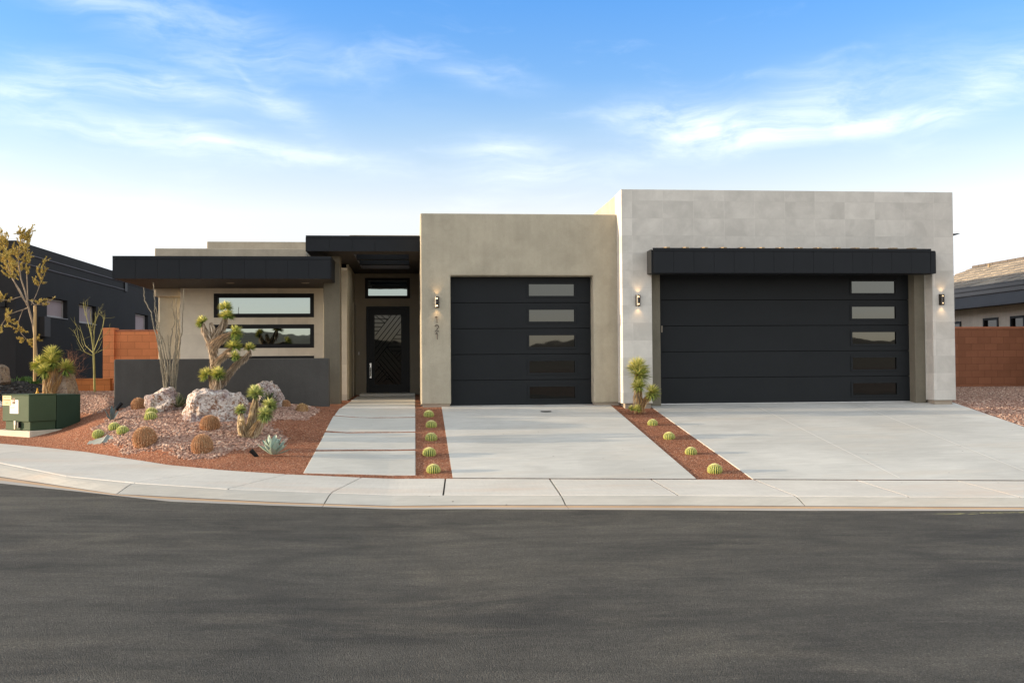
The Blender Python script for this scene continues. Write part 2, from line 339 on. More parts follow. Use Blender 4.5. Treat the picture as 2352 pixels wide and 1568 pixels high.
PATHC=concrete('path_concrete',(.53,.52,.485),(.57,.47,.37),.13,(1.5,6,1),.15); JNT=M('joint_dirt',(.035,.03,.025)); JLT=M('saw_cut',(.78,.76,.72),.9)
REDG=gravel('red_gravel',[(0,(.22,.08,.045)),(.35,(.42,.165,.095)),(.7,(.55,.235,.135)),(.93,(.66,.36,.22)),(1,(.72,.52,.40))],62,1.0,.03,.16)
CM=cmu('terracotta_block',(.74,.27,.115)); CM2=cmu('brown_block',(.30,.125,.070))
CAPM=M('block_cap',(.45,.17,.09),.95,.1,3,.2,60,.3); DIRT=M('desert_dirt',(.13,.075,.048),.95,.25,.4,.2,5,.4,bd=.05)
MULCH=Mr('pink_lava_rock',[(0,(.11,.06,.045)),(.4,(.29,.165,.122)),(.75,(.42,.268,.203)),(1,(.60,.45,.36))],.95,.15,40,.3,60)
REDP=Mr('red_pebble',[(0,(.26,.09,.05)),(.5,(.48,.19,.105)),(.85,(.62,.30,.17)),(1,(.74,.50,.36))],.95)
GOLDG=M('bed_under_rock',(.20,.12,.10),.95,.2,30,.3,60,.5)
BLKR=Mr('black_lava_rock',[(0,(.012,.012,.013)),(.8,(.035,.033,.032)),(1,(.12,.11,.10))],.9); WHTR=Mr('white_gravel_rock',[(0,(.32,.32,.33)),(1,(.65,.64,.63))],.9)
GL1=glass('window_glass',(.60,.70,.69),.30); GL2=glass('garage_glass',(.60,.62,.60),.088); GL3=glass('door_glass',(.5,.5,.47),.05); GLN=glass('neighbour_window_glass',(.6,.62,.6),.5)
# asphalt
def asphalt():
    m,q,b=base_mat('asphalt'); co=q.n('ShaderNodeNewGeometry').outputs['Position']; s_=q.n('ShaderNodeSeparateXYZ',Vector=co)
    n1=q.noise(q.scl(co,.28,.8,1),1.0,7,.62,.8); n2=q.noise(co,2.2,6,.65,.5); vo=q.n('ShaderNodeTexVoronoi',Vector=co,Scale=110.0); wn=q.n('ShaderNodeTexWhiteNoise',Vector=vo.outputs[1]).outputs[0]
    n4=q.noise(q.scl(co,.6,3.0,1),1.6,6,.6,1.2)
    f=q.m('ADD',q.m('MULTIPLY',n1,.5),q.m('ADD',q.m('MULTIPLY',n2,.2),q.m('MULTIPLY',n4,.3)))
    c=q.mix(q.mr(f,.36,.64),(.026,.0255,.0245),(.104,.097,.084)); c=q.mix(q.mr(q.noise(q.scl(co,.5,1.1,1),.9,5,.65,1.0),.52,.70,0,.55),c,(.145,.130,.105))
    c=q.mix(1.0,c,q.ramp(wn,[(0,.55),(.5,.95),(.88,1.2),(.975,1.35),(1,2.0)]),'MULTIPLY')
    # scuffed tyre arcs left near the kerb
    wob=q.noise(co,.9,3,.5)
    for cx,cy,r_,w,a in [(1.6,8.3,2.9,.26,.95),(3.4,10.9,3.1,.22,.85),(0.9,11.3,1.3,.22,1.0),(6.4,9.6,2.6,.22,.8),(8.2,11.2,3.4,.3,.7),(-3,8.3,3.3,.2,.6),(3.2,6.2,4.0,.2,.5),(0.4,6.4,2.2,.16,.4),(-4.5,11.5,3.6,.22,.6),(5.5,12.4,2.4,.3,.8)]:
        dx=q.m('SUBTRACT',s_.outputs[0],cx); dy=q.m('MULTIPLY',q.m('SUBTRACT',s_.outputs[1],cy),1.7)
        d=q.m('SUBTRACT',q.m('SQRT',q.m('ADD',q.m('MULTIPLY',dx,dx),q.m('MULTIPLY',dy,dy))),r_)
        d=q.m('ABSOLUTE',q.m('ADD',d,q.m('MULTIPLY',q.m('SUBTRACT',wob,.5),.5)))
        k=q.m('MULTIPLY',q.mr(d,0,w,a*.5,0,True),q.mr(n4,.36,.60,.15,1))
        c=q.mix(k,c,(.024,.0235,.023))
    # faded yellow-green utility paint by the right end of the gutter
    my=q.m('MULTIPLY',q.mr(q.m('ABSOLUTE',q.m('SUBTRACT',s_.outputs[1],PZ(2250,1178,-.11).y)),.02,.09,1,0),q.mr(s_.outputs[0],PZ(2130,1178,-.11).x,PZ(2200,1178,-.11).x))
    c=q.mix(q.m('MULTIPLY',my,q.mr(q.noise(q.scl(co,4,22,1),1.5,4,.6),.50,.62)),c,(.42,.40,.17))
    lk(q,c,b.inputs['Base Color']); b.inputs['Roughness'].default_value=.88; b.inputs['Specular IOR Level'].default_value=.35
    bn=q.n('ShaderNodeBump',Height=q.m('ADD',q.m('MULTIPLY',vo.outputs[0],-.7),q.m('MULTIPLY',n2,1.0)),Strength=1.0,Distance=.016); lk(q,bn.outputs[0],b.inputs['Normal']); return m
ASP=asphalt()
# ------------------------------------------------------------------ ground, yard, road
def grid(name,xs,ys,fz,mat,kind='structure'):
    mb=MB(); nx,ny=len(xs),len(ys)
    mb.v=[(x,y,fz(x,y)) for y in ys for x in xs]
    mb.f=[[j*nx+i,j*nx+i+1,(j+1)*nx+i+1,(j+1)*nx+i] for j in range(ny-1) for i in range(nx-1)]
    mb.mi=[0]*len(mb.f); mb.r=[.5]*len(mb.f)
    return tag(mb.build(name,mat,smooth=True),kind=kind)
gx=[-3000,-800,-200,-80,-40,-30]+list(np.arange(-26,27,1.0))+[30,40,80,200,800,3000]
gy=[-3000,-800,-200,-90,-60,-40,-30,-24,-20,-17,-14.3,-13.9]+list(np.arange(-12,46,1.0))+[50,60,100,300,1000,3000]
def gz(x,y):
    if y<-14: return SL(x)*.5+min(.5,-.2+(-14-y)*.03)+.35*mnoise.noise(Vector((x*.12,y*.2,0)))*min(1,(-14-y)/5)
    if y<at(BK,max(-30,min(30,x)))+1.2: return -.34+(SL(x) if y>-12 else 0)
    if y>27.9 and x<-8: return H(x,28)-.06
    return max(-.3,H(max(-30,min(30,x)),min(y-1.0,28))-.30)
grid('ground',gx,gy,gz,DIRT)
yb=MB()
xs=np.concatenate([np.arange(-16,-7,.25),np.arange(-7,.6,.07),np.arange(.6,14,.2),np.arange(14,17,.25)]); ny=110
for k in range(ny+1):
    t=(k/ny)**1.2
    for x in xs:
        b0=at(BK,x)-.03; y=b0+(28.6-b0)*t
        n_=.018*mnoise.noise(Vector((x*2.2,y*2.2,0)))+.01*mnoise.noise(Vector((x*7,y*7,3)))
        yb.v.append((x,y,H(x,y)-.005-abs(n_)*.3))
nx=len(xs)
yb.f=[[j*nx+i,j*nx+i+1,(j+1)*nx+i+1,(j+1)*nx+i] for j in range(ny) for i in range(nx-1)]; yb.mi=[0]*len(yb.f); yb.r=[.5]*len(yb.f)
tag(yb.build('gravel_yard',REDG,smooth=True),kind='structure')
# road
rx=list(np.arange(-70,-12,4))+list(np.arange(-12,14,.5))+list(np.arange(14,70,4)); rm=MB()
for x in rx:
    ya=at(AS,x) if -60<x<60 else at(AS,max(-34,min(50,x)))
    for k in range(9): rm.v.append((x,ya+.015+(-14-ya)*k/8,-.11+SL(x)))
rm.f=[[i*9+k,i*9+k+1,(i+1)*9+k+1,(i+1)*9+k] for i in range(len(rx)-1) for k in range(8)]; rm.mi=[0]*len(rm.f); rm.r=[.5]*len(rm.f)
tag(rm.build('road',ASP),kind='structure')
# sidewalk and kerb with joints
def xz(u,v,z): return PS(u,v,z).x
J=[((52,1073),(150,1032)),((55,1075),(275,1050)),((152,1093),(392,1069)),((308,1108),(504,1078)),((523,1122.6),(657,1088)),((761,1131),(829,1097)),((1018,1136),(1023,1099)),((1287,1136),(1262,1099)),
   ((1557,1137),(1495,1100)),((1827,1139),(1732,1101)),((2086,1140),(1966,1102)),((2352,1143),(2196,1103))][1:]
jf=[xz(*a,-.015) for a,b in J]; jb=[xz(*b,0) for a,b in J]
for k in range(12): jf.append(jf[-1]+1.55); jb.append(jb[-1]+1.50)
l0=[]; 
for k in range(1,9): l0.append((jf[0]-1.25*k,jb[0]-1.75*k))
jf=[a for a,b in l0[::-1]]+jf; jb=[b for a,b in l0[::-1]]+jb
def strip(mb,c0,c1,x00,x01,x10,x11,zs,fr=(0,1),n=10,gap=.006):
    # zs/fr: heights and fractions from the back curve c0 to the front curve c1
    b=len(mb.v); m_=len(zs)
    for i in range(n+1):
        t=i/n; xb=x00+gap+(x01-x00-2*gap)*t; xf=x10+gap+(x11-x10-2*gap)*t
        A=(xb,at(c0,xb)-.008); B_=(xf,at(c1,xf)+.003)
        for k in range(m_): mb.v.append((A[0]+(B_[0]-A[0])*fr[k],A[1]+(B_[1]-A[1])*fr[k],zs[k]+SL(A[0]+(B_[0]-A[0])*fr[k])))
    for i in range(n):
        for k in range(m_-1): mb.f.append([b+i*m_+k,b+i*m_+k+1,b+(i+1)*m_+k+1,b+(i+1)*m_+k]); mb.mi.append(mb.cm); mb.r.append(.5)
    for e in (0,n):   # end skirts
        ids=[b+e*m_+k for k in range(m_)]; nb=len(mb.v)
        for k in ids: x,y,z=mb.v[k]; mb.v.append((x,y,z-.05))
        for k in range(m_-1): mb.f.append([ids[k],ids[k+1],nb+k+1,nb+k]); mb.mi.append(mb.cm); mb.r.append(.5)
sw=MB()
for k in range(len(jf)-1):
    g_=.014 if k-8 in (2,4,6,8) or k-9 in (2,4,6,8) else .006
    strip(sw,BK,FR,jb[k],jb[k+1],jf[k],jf[k+1],[-.035,.0,-.004,-.012,-.017,-.03],[0,.001,.3,.985,.995,1],gap=g_*.8)
tag(sw.build('sidewalk',WALK),kind='structure')
ub=MB(); n=0
cx_=np.arange(-33,50,.5)
for x in cx_: ub.v+= [(x,at(BK,x)+.05,-.04+SL(x)),(x,at(FR,x),-.06+SL(x)),(x,at(GU,x),-.14+SL(x)),(x,at(AS,x)-.25,-.16+SL(x))]
for i in range(len(cx_)-1):
    for k in range(3): ub.f.append([i*4+k,i*4+k+1,i*4+4+k+1,i*4+4+k]); ub.mi.append(0); ub.r.append(.5)
tag(ub.build('sidewalk_bedding',JNT,smooth=True),kind='structure')
kj=[(308,1108,265,1135),(761,1131,743,1158),(1287,1136,1300,1160),(1827,1139,1846,1160)]
kf=[xz(a,b,-.015) for a,b,c,d in kj]; kg=[xz(c,d,-.10) for a,b,c,d in kj]
kf=[kf[0]-18,kf[0]-12,kf[0]-7.5,kf[0]-3.6]+kf+[kf[-1]+3.1*k for k in range(1,12)]
kg=[kg[0]-18,kg[0]-12,kg[0]-7.5,kg[0]-3.6]+kg+[kg[-1]+3.1*k for k in range(1,12)]
kb=MB(); gt=MB()
for k in range(len(kf)-1):
    strip(kb,FR,GU,kf[k],kf[k+1],kg[k],kg[k+1],[-.045,-.018,-.022,-.040,-.070,-.093,-.100],[0,.01,.12,.38,.68,.92,1],n=22,gap=.009)
    gt.cm=2; strip(gt,GU,AS,kg[k],kg[k+1],kg[k],kg[k+1],[-.1005,-.102],[0,.10],n=22,gap=.003)
    gt.cm=0; strip(gt,GU,AS,kg[k],kg[k+1],kg[k],kg[k+1],[-.102,-.106],[.10,.5],n=22,gap=.003)
    gt.cm=1; strip(gt,GU,AS,kg[k],kg[k+1],kg[k],kg[k+1],[-.106,-.107],[.5,1],n=22,gap=.003)
tag(kb.build('kerb',KERB),kind='structure'); tag(gt.build('gutter',[TANC,PANC,GRIM]),kind='structure')
# driveways
def slab(mb,lf,lb,rf,rb,lift=.0,n=14,thick=.12,front=True):
    b=len(mb.v); g=[]
    for j in range(n+1):
        t=j/n
        for i in range(n+1):
            s_=i/n; A=lf.lerp(lb,t); B_=rf.lerp(rb,t); p=A.lerp(B_,s_)
            if front: 
                yf=at(BK,p.x)+.045; p=Vector((p.x,max(p.y,yf) if t>0 else yf,0))
            mb.v.append((p.x,p.y,H(p.x,p.y)+lift)); g.append(b+j*(n+1)+i)
    k=n+1
    def q_(f): mb.f.append(f); mb.mi.append(0); mb.r.append(.5)
    for j in range(n):
        for i in range(n): q_([b+j*k+i,b+j*k+i+1,b+(j+1)*k+i+1,b+(j+1)*k+i])
    rim=[b+i for i in range(k)]+[b+j*k+n for j in range(1,k)]+[b+n*k+i for i in range(n-1,-1,-1)]+[b+j*k for j in range(n-1,0,-1)]
    nb=len(mb.v)
    for r_ in rim: x,y,z=mb.v[r_]; mb.v.append((x,y,z-thick))
    m_=len(rim)
    for i in range(m_): q_([rim[i],nb+i,nb+(i+1)%m_,rim[(i+1)%m_]])
def lineto(p,q_,Y): t=(Y-p.y)/(q_.y-p.y); return p.lerp(q_,t)
d1=MB(); a,b_,c_,d_=G(1040,1098),G(1015,938),G(1600,1100),G(1405,932.5)
slab(d1,a,lineto(a,b_,20.35),c_,lineto(c_,d_,20.35),lift=.002); tag(d1.build('driveway',CONC,bevel=0),kind='structure')
d2=MB(); a,b_=G(1731,1101),G(1497,935); r1,r2=G(2352,980),G(2193,925.5); rb=lineto(r1,r2,20.1); r0_=lineto(r2,r1,14.25)
slab(d2,a,lineto(a,b_,20.1),r0_,rb,lift=.002,n=20); tag(d2.build('driveway',CONC),kind='structure')
sc_=MB()
def cut(p,q_,w=.0055,lift=.010,n=16):
    d=(q_-p); sdv=Vector((d.y,-d.x,0)).normalized()*w; b=len(sc_.v)
    for i in range(n+1):
        c=p.lerp(q_,i/n)
        for s_ in (-1,1): x,y=c.x+s_*sdv.x,c.y+s_*sdv.y; sc_.v.append((x,y,H(x,y)+lift))
    for i in range(n): sc_.f.append([b+2*i,b+2*i+1,b+2*i+3,b+2*i+2]); sc_.mi.append(0); sc_.r.append(.5)
cut(G(2067,1099),G(1739,934)); p1,p2=G(2352,1083),G(1968,930); cut(lineto(p2,p1,13.0),p2)
p1=G(2300,1028); 
ej=MB()
for xa,xb in ((d1.v[0][0],d1.v[14][0]),(d2.v[0][0],min(d2.v[20][0],12))):
    n=60; b=len(ej.v); rr_=random.Random(5)
    for i in range(n+1):
        x=xa+(xb-xa)*i/n; y=at(BK,x); w=.018+.014*rr_.random(); ej.v+= [(x,y-.012,.0025+SL(x)),(x,y+w,.006+SL(x))]
    for i in range(n): ej.f.append([b+2*i,b+2*i+2,b+2*i+3,b+2*i+1]); ej.mi.append(0); ej.r.append(.5)
tag(ej.build('expansion_joint',JNT),kind='structure')
tag(sc_.build('driveway_saw_cuts',JLT),kind='structure')
# path slabs
ps=MB(); pxr=G(954,1000).x
js=[(1034,.075),(993,.07),(959,.065),(937.5,.035),(928.5,.03),(919.5,.03)]
jy=[(G(850,v).y,h) for v,h in js]+[(24.38,.03)]
lefts=[((697,1086),(724.9,1035)),((725.9,1032),(745.9,994.5)),((748,991),(763.7,960.5)),((766.8,957.5),(779,940)),((783.7,937),(795,929)),((796,928),(807.8,920)),((808,919),(820,911))]
y0=None
for i,((yc,h),(la,lb_)) in enumerate(zip(jy,lefts)):
    y1=yc-h; A,B_=G(*la),G(*lb_)
    if y0 is None: y0=A.y
    yr0=y0 if i else G(954,1091).y
    slab(ps,Vector((A.x,y0,0)),Vector((B_.x,y1,0)),Vector((pxr,yr0,0)),Vector((pxr,y1,0)),lift=.008,n=4,thick=.1,front=False); y0=yc+h
ps_o=tag(ps.build('path',PATHC,bevel=.008,seg=1),kind='structure')
en=MB(); ex0=-1.3; en.box(ex0,pxr,24.38,25.5,H(-1,25)-.05,H(-1,25)+.05); tag(en.build('entry_step',PATHC,bevel=.01),kind='structure')
# ------------------------------------------------------------------ scattered rock
def icorock(seed):
    rr=random.Random(seed); bm=bmesh.new(); bmesh.ops.create_icosphere(bm,subdivisions=1,radius=1)
    s3=[rr.uniform(.75,1.15),rr.uniform(.6,1.0),rr.uniform(.5,.8)]
    V=[[v.co[i]*s3[i]*rr.uniform(.8,1.12) for i in range(3)] for v in bm.verts]; Fc=[[v.index for v in f.verts] for f in bm.faces]; bm.free(); return np.array(V),np.array(Fc)
ROCKS=[icorock(i) for i in range(8)]
def inpoly(x,y,poly):
    c=False; n=len(poly)
    for i in range(n):
        x1,y1=poly[i]; x2,y2=poly[(i+1)%n]
        if (y1>y)!=(y2>y) and x<(x2-x1)*(y-y1)/(y2-y1)+x1: c=not c
    return c
def scatter(name,polys,dens,size,mat,label,cat,lift=.2,avoid=()):
    VV=[];FF=[];RR=[];off=0; rr=random.Random(name)
    for poly in polys:
        xs_=[p[0] for p in poly]; ys_=[p[1] for p in poly]; x0,x1,y0,y1=min(xs_),max(xs_),min(ys_),max(ys_)
        for k in range(int((x1-x0)*(y1-y0)*dens)):
            x,y=rr.uniform(x0,x1),rr.uniform(y0,y1)
            jx,jy=x+rr.gauss(0,.035),y+rr.gauss(0,.05)
            if not inpoly(jx,jy,poly) or any(inpoly(x,y,a) for a in avoid): continue
            s_=rr.uniform(*size); V,Fc=ROCKS[rr.randrange(8)]; a=rr.uniform(0,6.28); ca,sa=math.cos(a),math.sin(a)
            tl=rr.uniform(-.5,.5); ct,st_=math.cos(tl),math.sin(tl)
            X_=V[:,0]*ca-V[:,1]*sa; Y_=V[:,0]*sa+V[:,1]*ca; Z_=V[:,2]; Y2=Y_*ct-Z_*st_; Z2=Y_*st_+Z_*ct
            VV.append(np.stack([x+X_*s_,y+Y2*s_,H(x,y)-.02+s_*lift+rr.uniform(0,.4)*s_+Z2*s_],1)); FF.append(Fc+off); off+=len(V); RR+= [min(1,max(0,rr.gauss(.5,.25)))]*len(Fc)
    V=np.concatenate(VV); Fc=np.concatenate(FF)
    me=bpy.data.meshes.new(name); me.from_pydata(V.tolist(),[],Fc.tolist()); me.materials.append(mat)
    at_=me.attributes.new('face_tone','FLOAT','FACE'); at_.data.foreach_set('value',RR)
    o=bpy.data.objects.new(name,me); COL.objects.link(o); tag(o,label,cat,kind='stuff'); print(name,len(VV)); return o
def z4(p): return G((250+p[0]/3.485)*.784,(1000+p[1]/3.485)*.784)
m1=[z4(p) for p in [(60,885),(200,830),(330,720),(450,670),(620,640),(900,640),(1500,600),(2050,660),(2265,740),(2260,780),(1900,800),(1870,850),(2060,990),(2040,1030),(1850,1060),(1650,1085),(1480,1110),(1290,1195),(1100,1190),(950,1180),(880,1110),(800,1085),(600,1100),(450,1145),(345,1110),(420,1060),(330,1040),(200,1015),(320,970),(220,930)]]
m1=[(p.x,p.y) for p in m1]
m1b=[(p.x,min(p.y,20.25)) for p in [G(u,v) for u,v in [(268,955),(290,935),(400,925),(560,925),(700,928),(735,942),(700,965),(500,960),(300,960)]]]
m2=[(p.x,p.y) for p in [G(u,v) for u,v in [(169,903),(262,916),(262,934),(240,944),(200,946),(169,950)]]]+[(-8.6,24.6)]
scatter('rock_mulch',[m1,m1b],2100,(.018,.034),MULCH,'pinkish brown crushed rock spread over the planted mound in the front yard','rock mulch')
scatter('rock_mulch',[m2],1500,(.02,.036),MULCH,'pinkish brown crushed rock behind the green utility cabinet','rock mulch')
m3=[(p.x,p.y) for p in [G(u,v) for u,v in [(2198,926),(2205,909),(2352,914),(2352,978)]]]
m3=[(r2.x+.04,r2.y),(10.35,20.2),(10.35,27.3),(17,27.3),(17,r1.y),(lineto(r2,r1,r1.y).x+.05,r1.y)]
scatter('rock_mulch',[m3],1100,(.017,.032),MULCH,'pinkish tan crushed rock between the right driveway edge and the brown block wall','rock mulch')
# fine red pebbles on the strips and yard close to the walk
rp=[[(p.x,p.y) for p in [G(u,v) for u,v in [(955,1092),(955,915),(972,915),(1015,939),(1040,1096)]]],
    [(p.x,p.y) for p in [G(u,v) for u,v in [(1408,934),(1494,936),(1724,1099),(1603,1098)]]],
    [(p.x,p.y) for p in [G(u,v) for u,v in [(0,1014),(60,985),(250,940),(470,1040),(640,1020),(735,945),(775,925),(760,955),(697,1086),(560,1082),(400,1067),(280,1048),(150,1030)]]]]
scatter('red_pebbles',rp,900,(.008,.013),REDP,'fine red gravel covering the yard and the planting strips','gravel',avoid=(m1,))
# ------------------------------------------------------------------ walls with openings
def wall_holes(mb,x0,x1,z0,z1,y0,y1,holes):
    xs=sorted(set([x0,x1]+[h for a in holes for h in a[:2]])); zs=sorted(set([z0,z1]+[h for a in holes for h in a[2:]]))
    def solid(i,j):
        if i<0 or j<0 or i>=len(xs)-1 or j>=len(zs)-1: return False
        cx,cz=(xs[i]+xs[i+1])/2,(zs[j]+zs[j+1])/2
        return not any(a<cx<b and c<cz<d for a,b,c,d in holes)
    for i in range(len(xs)-1):
        for j in range(len(zs)-1):
            if not solid(i,j): continue
            a,b,c,d=xs[i],xs[i+1],zs[j],zs[j+1]
            mb.add([(a,y0,c),(b,y0,c),(b,y0,d),(a,y0,d)],[(0,1,2,3)]); mb.add([(a,y1,c),(b,y1,c),(b,y1,d),(a,y1,d)],[(3,2,1,0)])
            if not solid(i-1,j): mb.add([(a,y0,c),(a,y0,d),(a,y1,d),(a,y1,c)],[(0,1,2,3)])
            if not solid(i+1,j): mb.add([(b,y0,c),(b,y1,c),(b,y1,d),(b,y0,d)],[(0,1,2,3)])
            if not solid(i,j-1): mb.add([(a,y0,c),(a,y1,c),(b,y1,c),(b,y0,c)],[(0,1,2,3)])
            if not solid(i,j+1): mb.add([(a,y0,d),(b,y0,d),(b,y1,d),(a,y1,d)],[(0,1,2,3)])
def window(parent,x0,x1,z0,z1,y,fw_=.05,gm=GL1,name='window',frame=BLK,proud=.02,inset=.05):
    """frame mesh with its pane as a sub-part"""
    mb=MB(); wall_holes(mb,x0,x1,z0,z1,y-proud,y+.07,[(x0+fw_,x1-fw_,z0+fw_,z1-fw_)])
    f=mb.build(name,frame,parent,bevel=.004,seg=1)
    g=MB(); g.box(x0+fw_-.005,x1-fw_+.005,y+inset,y+inset+.01,z0+fw_-.005,z1-fw_+.005); g.build('pane',gm,f); return f
# ------------------------------------------------------------------ the house
G0=.77; house=empty('house',(2,22,G0),'modern single-storey house of beige stucco and stone tile with charcoal canopies and garage doors','house')
YS=19.9; YD=20.2; YT=19.44; YJ=19.72; YDD=19.97
sx0,sx1=X(966.5,YS),X(1423,YS); stop=Z(1200,491,YS); dx0,dx1=X(1430,YT),X(2194,YT); dtop=Z(1800,438,YT)
ox0,ox1=X(1035.5,YS),X(1363.5,YS); otop=Z(1200,633,YS)
zb=G0+.035
# single garage block
mb=MB(); mb.prism([(sx0,zb),(ox0,zb),(ox0,otop),(ox1,otop),(ox1,zb),(dx0+.05,zb),(dx0+.05,stop),(sx0,stop)],YS,YD+.088)
mb.build('single_garage_wall',BT,house,bevel=.028,seg=4)
mb=MB(); mb.box(sx0+.0,dx0+.02,YD+.09,27,G0-.3,stop-.004); mb.build('wall',BT,house,bevel=.02)
MB().box(sx0+.03,ox0-.02,YS+.03,YD,G0-.3,zb+.01).build('footing',FOOT,house); MB().box(ox1+.02,dx0+.03,YS+.03,YD,G0-.3,zb+.01).build('footing',FOOT,house)
# double garage block: stone tile face
tx0,tx1=X(1498.5,YT),X(2144,YT); ctop=Z(1800,618,YT)
mb=MB(); mb.prism([(dx0,zb),(tx0,zb),(tx0,ctop),(tx1,ctop),(tx1,zb),(dx1,zb),(dx1,dtop),(dx0,dtop)],YT,YJ+.0)
mb.build('stone_tile_wall',TL,house,bevel=.006,seg=1)
mb=MB(); mb.box(dx0+.02,dx1-.02,YDD+.09,38,G0-.3,dtop-.004); mb.build('wall',BT,house,bevel=.02)
MB().box(dx0+.0,tx0+.02,YJ+.001,YDD+.088,zb,dtop-.02).build('stone_tile_return',TL,house); MB().box(tx1-.02,dx1,YJ+.001,YDD+.088,zb,dtop-.02).build('stone_tile_return',TL,house)
jx0,jx1=X(1517.5,YJ),X(2102,YJ)
mb=MB(); mb.prism([(tx0+.021,G0-.2),(jx0,G0-.2),(jx0,ctop-.012),(jx1,ctop-.012),(jx1,G0-.2),(tx1-.021,G0-.2),(tx1-.021,ctop+.3),(tx0+.021,ctop+.3)],YJ+.003,YDD+.085); mb.build('door_jamb',OL,house,bevel=.01,seg=2)
MB().box(dx0+.05,tx0-.03,YT+.05,YDD,G0-.3,zb+.01).build('footing',FOOT,house); MB().box(tx1+.03,dx1-.05,YT+.05,YDD,G0-.3,zb+.01).build('footing',FOOT,house)
# canopies ---------------------------------------------------------
def canopy_face(mb,x0,x1,y,z0,z1,cap,step,th=.02):
    """row of flat metal panels with open seams, and a cap flashing on top"""
    n=max(1,round((x1-x0)/step)); w=(x1-x0)/n
    for i in range(n): mb.box(x0+i*w+.002,x0+(i+1)*w-.002,y-th,y-.001,z0+.0,z1-cap-.004)
    mb.box(x0-.012,x1+.012,y-th-.012,y-.001,z1-cap,z1+.006)
cz0,cz1=Z(1800,627,19.07),Z(1800,571,19.07); cx0,cx1=X(1499.5,19.07),X(2153,19.07)
mb=MB(); canopy_face(mb,cx0+.03,cx1-.11,19.09,cz0,cz1,.05,.377); mb.box(cx1-.103,cx1,19.07,19.089,cz0,cz1-.05)
gc=mb.build('garage_canopy',MET,house)
mb=MB(); mb.box(cx0,cx1,19.092,YT-.003,cz0-.004,cz1-.03); mb.build('canopy_body',MET,gc)
mb=MB(); mb.box(cx0-.012,cx0-.002,19.08,YT-.003,cz0,cz1-.02); mb.build('end_panel',MET,gc,bevel=.002,seg=1)
for k in range(14):
    x=X(1535+k*43.6,19.2); w=MB(); w.add([(x-.035,19.13,cz1+.0),(x+.035,19.13,cz1),(x+.035,YT-.003,cz1+.0),(x-.035,YT-.003,cz1),(x-.02,19.15,cz1+.035),(x+.035,19.15,cz1+.035),(x+.035,YT-.003,cz1+.06),(x-.02,YT-.003,cz1+.06)],[(0,3,2,1),(4,5,6,7),(0,1,5,4),(1,2,6,5),(2,3,7,6),(3,0,4,7)]); w.build('bracket',WOOD,gc)
# left canopy
YC=20.3; lz0,lz1=Z(500,640,YC),Z(500,589,YC); lx0,lx1=X(260,YC,615),X(758,YC,615); YW=22.8
mb=MB(); canopy_face(mb,lx0,lx1,YC+.02,lz0,lz1,.05,.40)
lc=mb.build('entry_wall_canopy',MET,house)
mb=MB(); mb.box(lx0+.002,lx1-.002,YC+.022,YW+.3,lz0+.012,lz1-.02); mb.build('canopy_body',MET,lc)
mb=MB(); mb.box(lx0+.01,lx1-.01,YC+.03,YW+.29,lz0+.002,lz0+.0115); mb.build('soffit',SOF,lc)
mb=MB(); mb.box(lx1+.001,lx1+.018,YC+.012,21.28,lz0,lz1-.05); mb.box(lx1-.0,lx1+.024,YC+.012,21.28,lz1-.046,lz1+.006); mb.build('end_panel',MET,lc); MB().box(lx0-.018,lx0-.001,YC+.012,23.3,lz0,lz1-.05).build('end_panel',MET,lc)
for u in (535,705):
    c=P(u,646,21.6); r_=MB(); r_.lathe([(0,-.004),(.055,-.004),(.075,-.008),(.08,0)],(c.x,21.3,lz0),20); r_.build('recessed_light',FOOT,lc)
# left wing
wx0,wx1=X(414,YW),X(797,YW); stx0=X(363.5,23.1)
wl=[(X(491,YW),X(721.5,YW),Z(600,729,YW),Z(600,674,YW)),(X(491,YW),X(721.5,YW),Z(600,799,YW),Z(600,745,YW)),(X(491,YW),X(721.5,YW),Z(600,871,YW),Z(600,817.5,YW))]
mb=MB(); wall_holes(mb,wx0,wx1,G0-.02,lz0+.45,YW,YW+.299,wl); mb.build('stone_tile_wall',TL2,house)
for w in wl: window(house,w[0],w[1],w[2],w[3],YW+.03,.085,GL1,proud=.035)
mb=MB(); mb.box(stx0,wx0-.002,23.1,23.4,G0-.2,lz0+.45); mb.build('wall',BT,house,bevel=.03,seg=4)
mb=MB(); mb.box(wx0+.01,wx1-.03,YW+.30,30,G0-.3,Z(600,580,YW)); mb.box(stx0+.02,wx0+.3,23.41,30,G0-.3,Z(600,640,23)); mb.build('wall',BT2,house)
mb=MB(); mb.box(wx1-.16,wx1+.02,YW+.30,25.42,G0+.03,lz0+1.0); mb.box(wx1-.26,wx1+.0,YW+.25,25.0,G0-.2,G0+.05)
mb.build('entry_side_wall',BT,house,bevel=.02)
mb=MB(); mb.box(wx1+.021,wx1+.045,24.5,25.39,G0+.06,3.05); mb.build('side_door_trim',BT2,house,bevel=.005)
# stepped parapets above
pa=P(355,570,22.9); mb=MB(); mb.box(pa.x,X(705,22.9),22.9,30,lz1-.6,pa.z); mb.build('parapet',BT2,house,bevel=.02)
pa=P(475,554.5,26); mb=MB(); mb.box(pa.x,0,26,33,lz1-.5,pa.z); mb.build('parapet',BT2,house,bevel=.02)
pa=P(802,539.5,27.5); mb=MB(); mb.box(pa.x,1.2,27.5,34,3.8,pa.z); mb.build('parapet',BT2,house,bevel=.02)
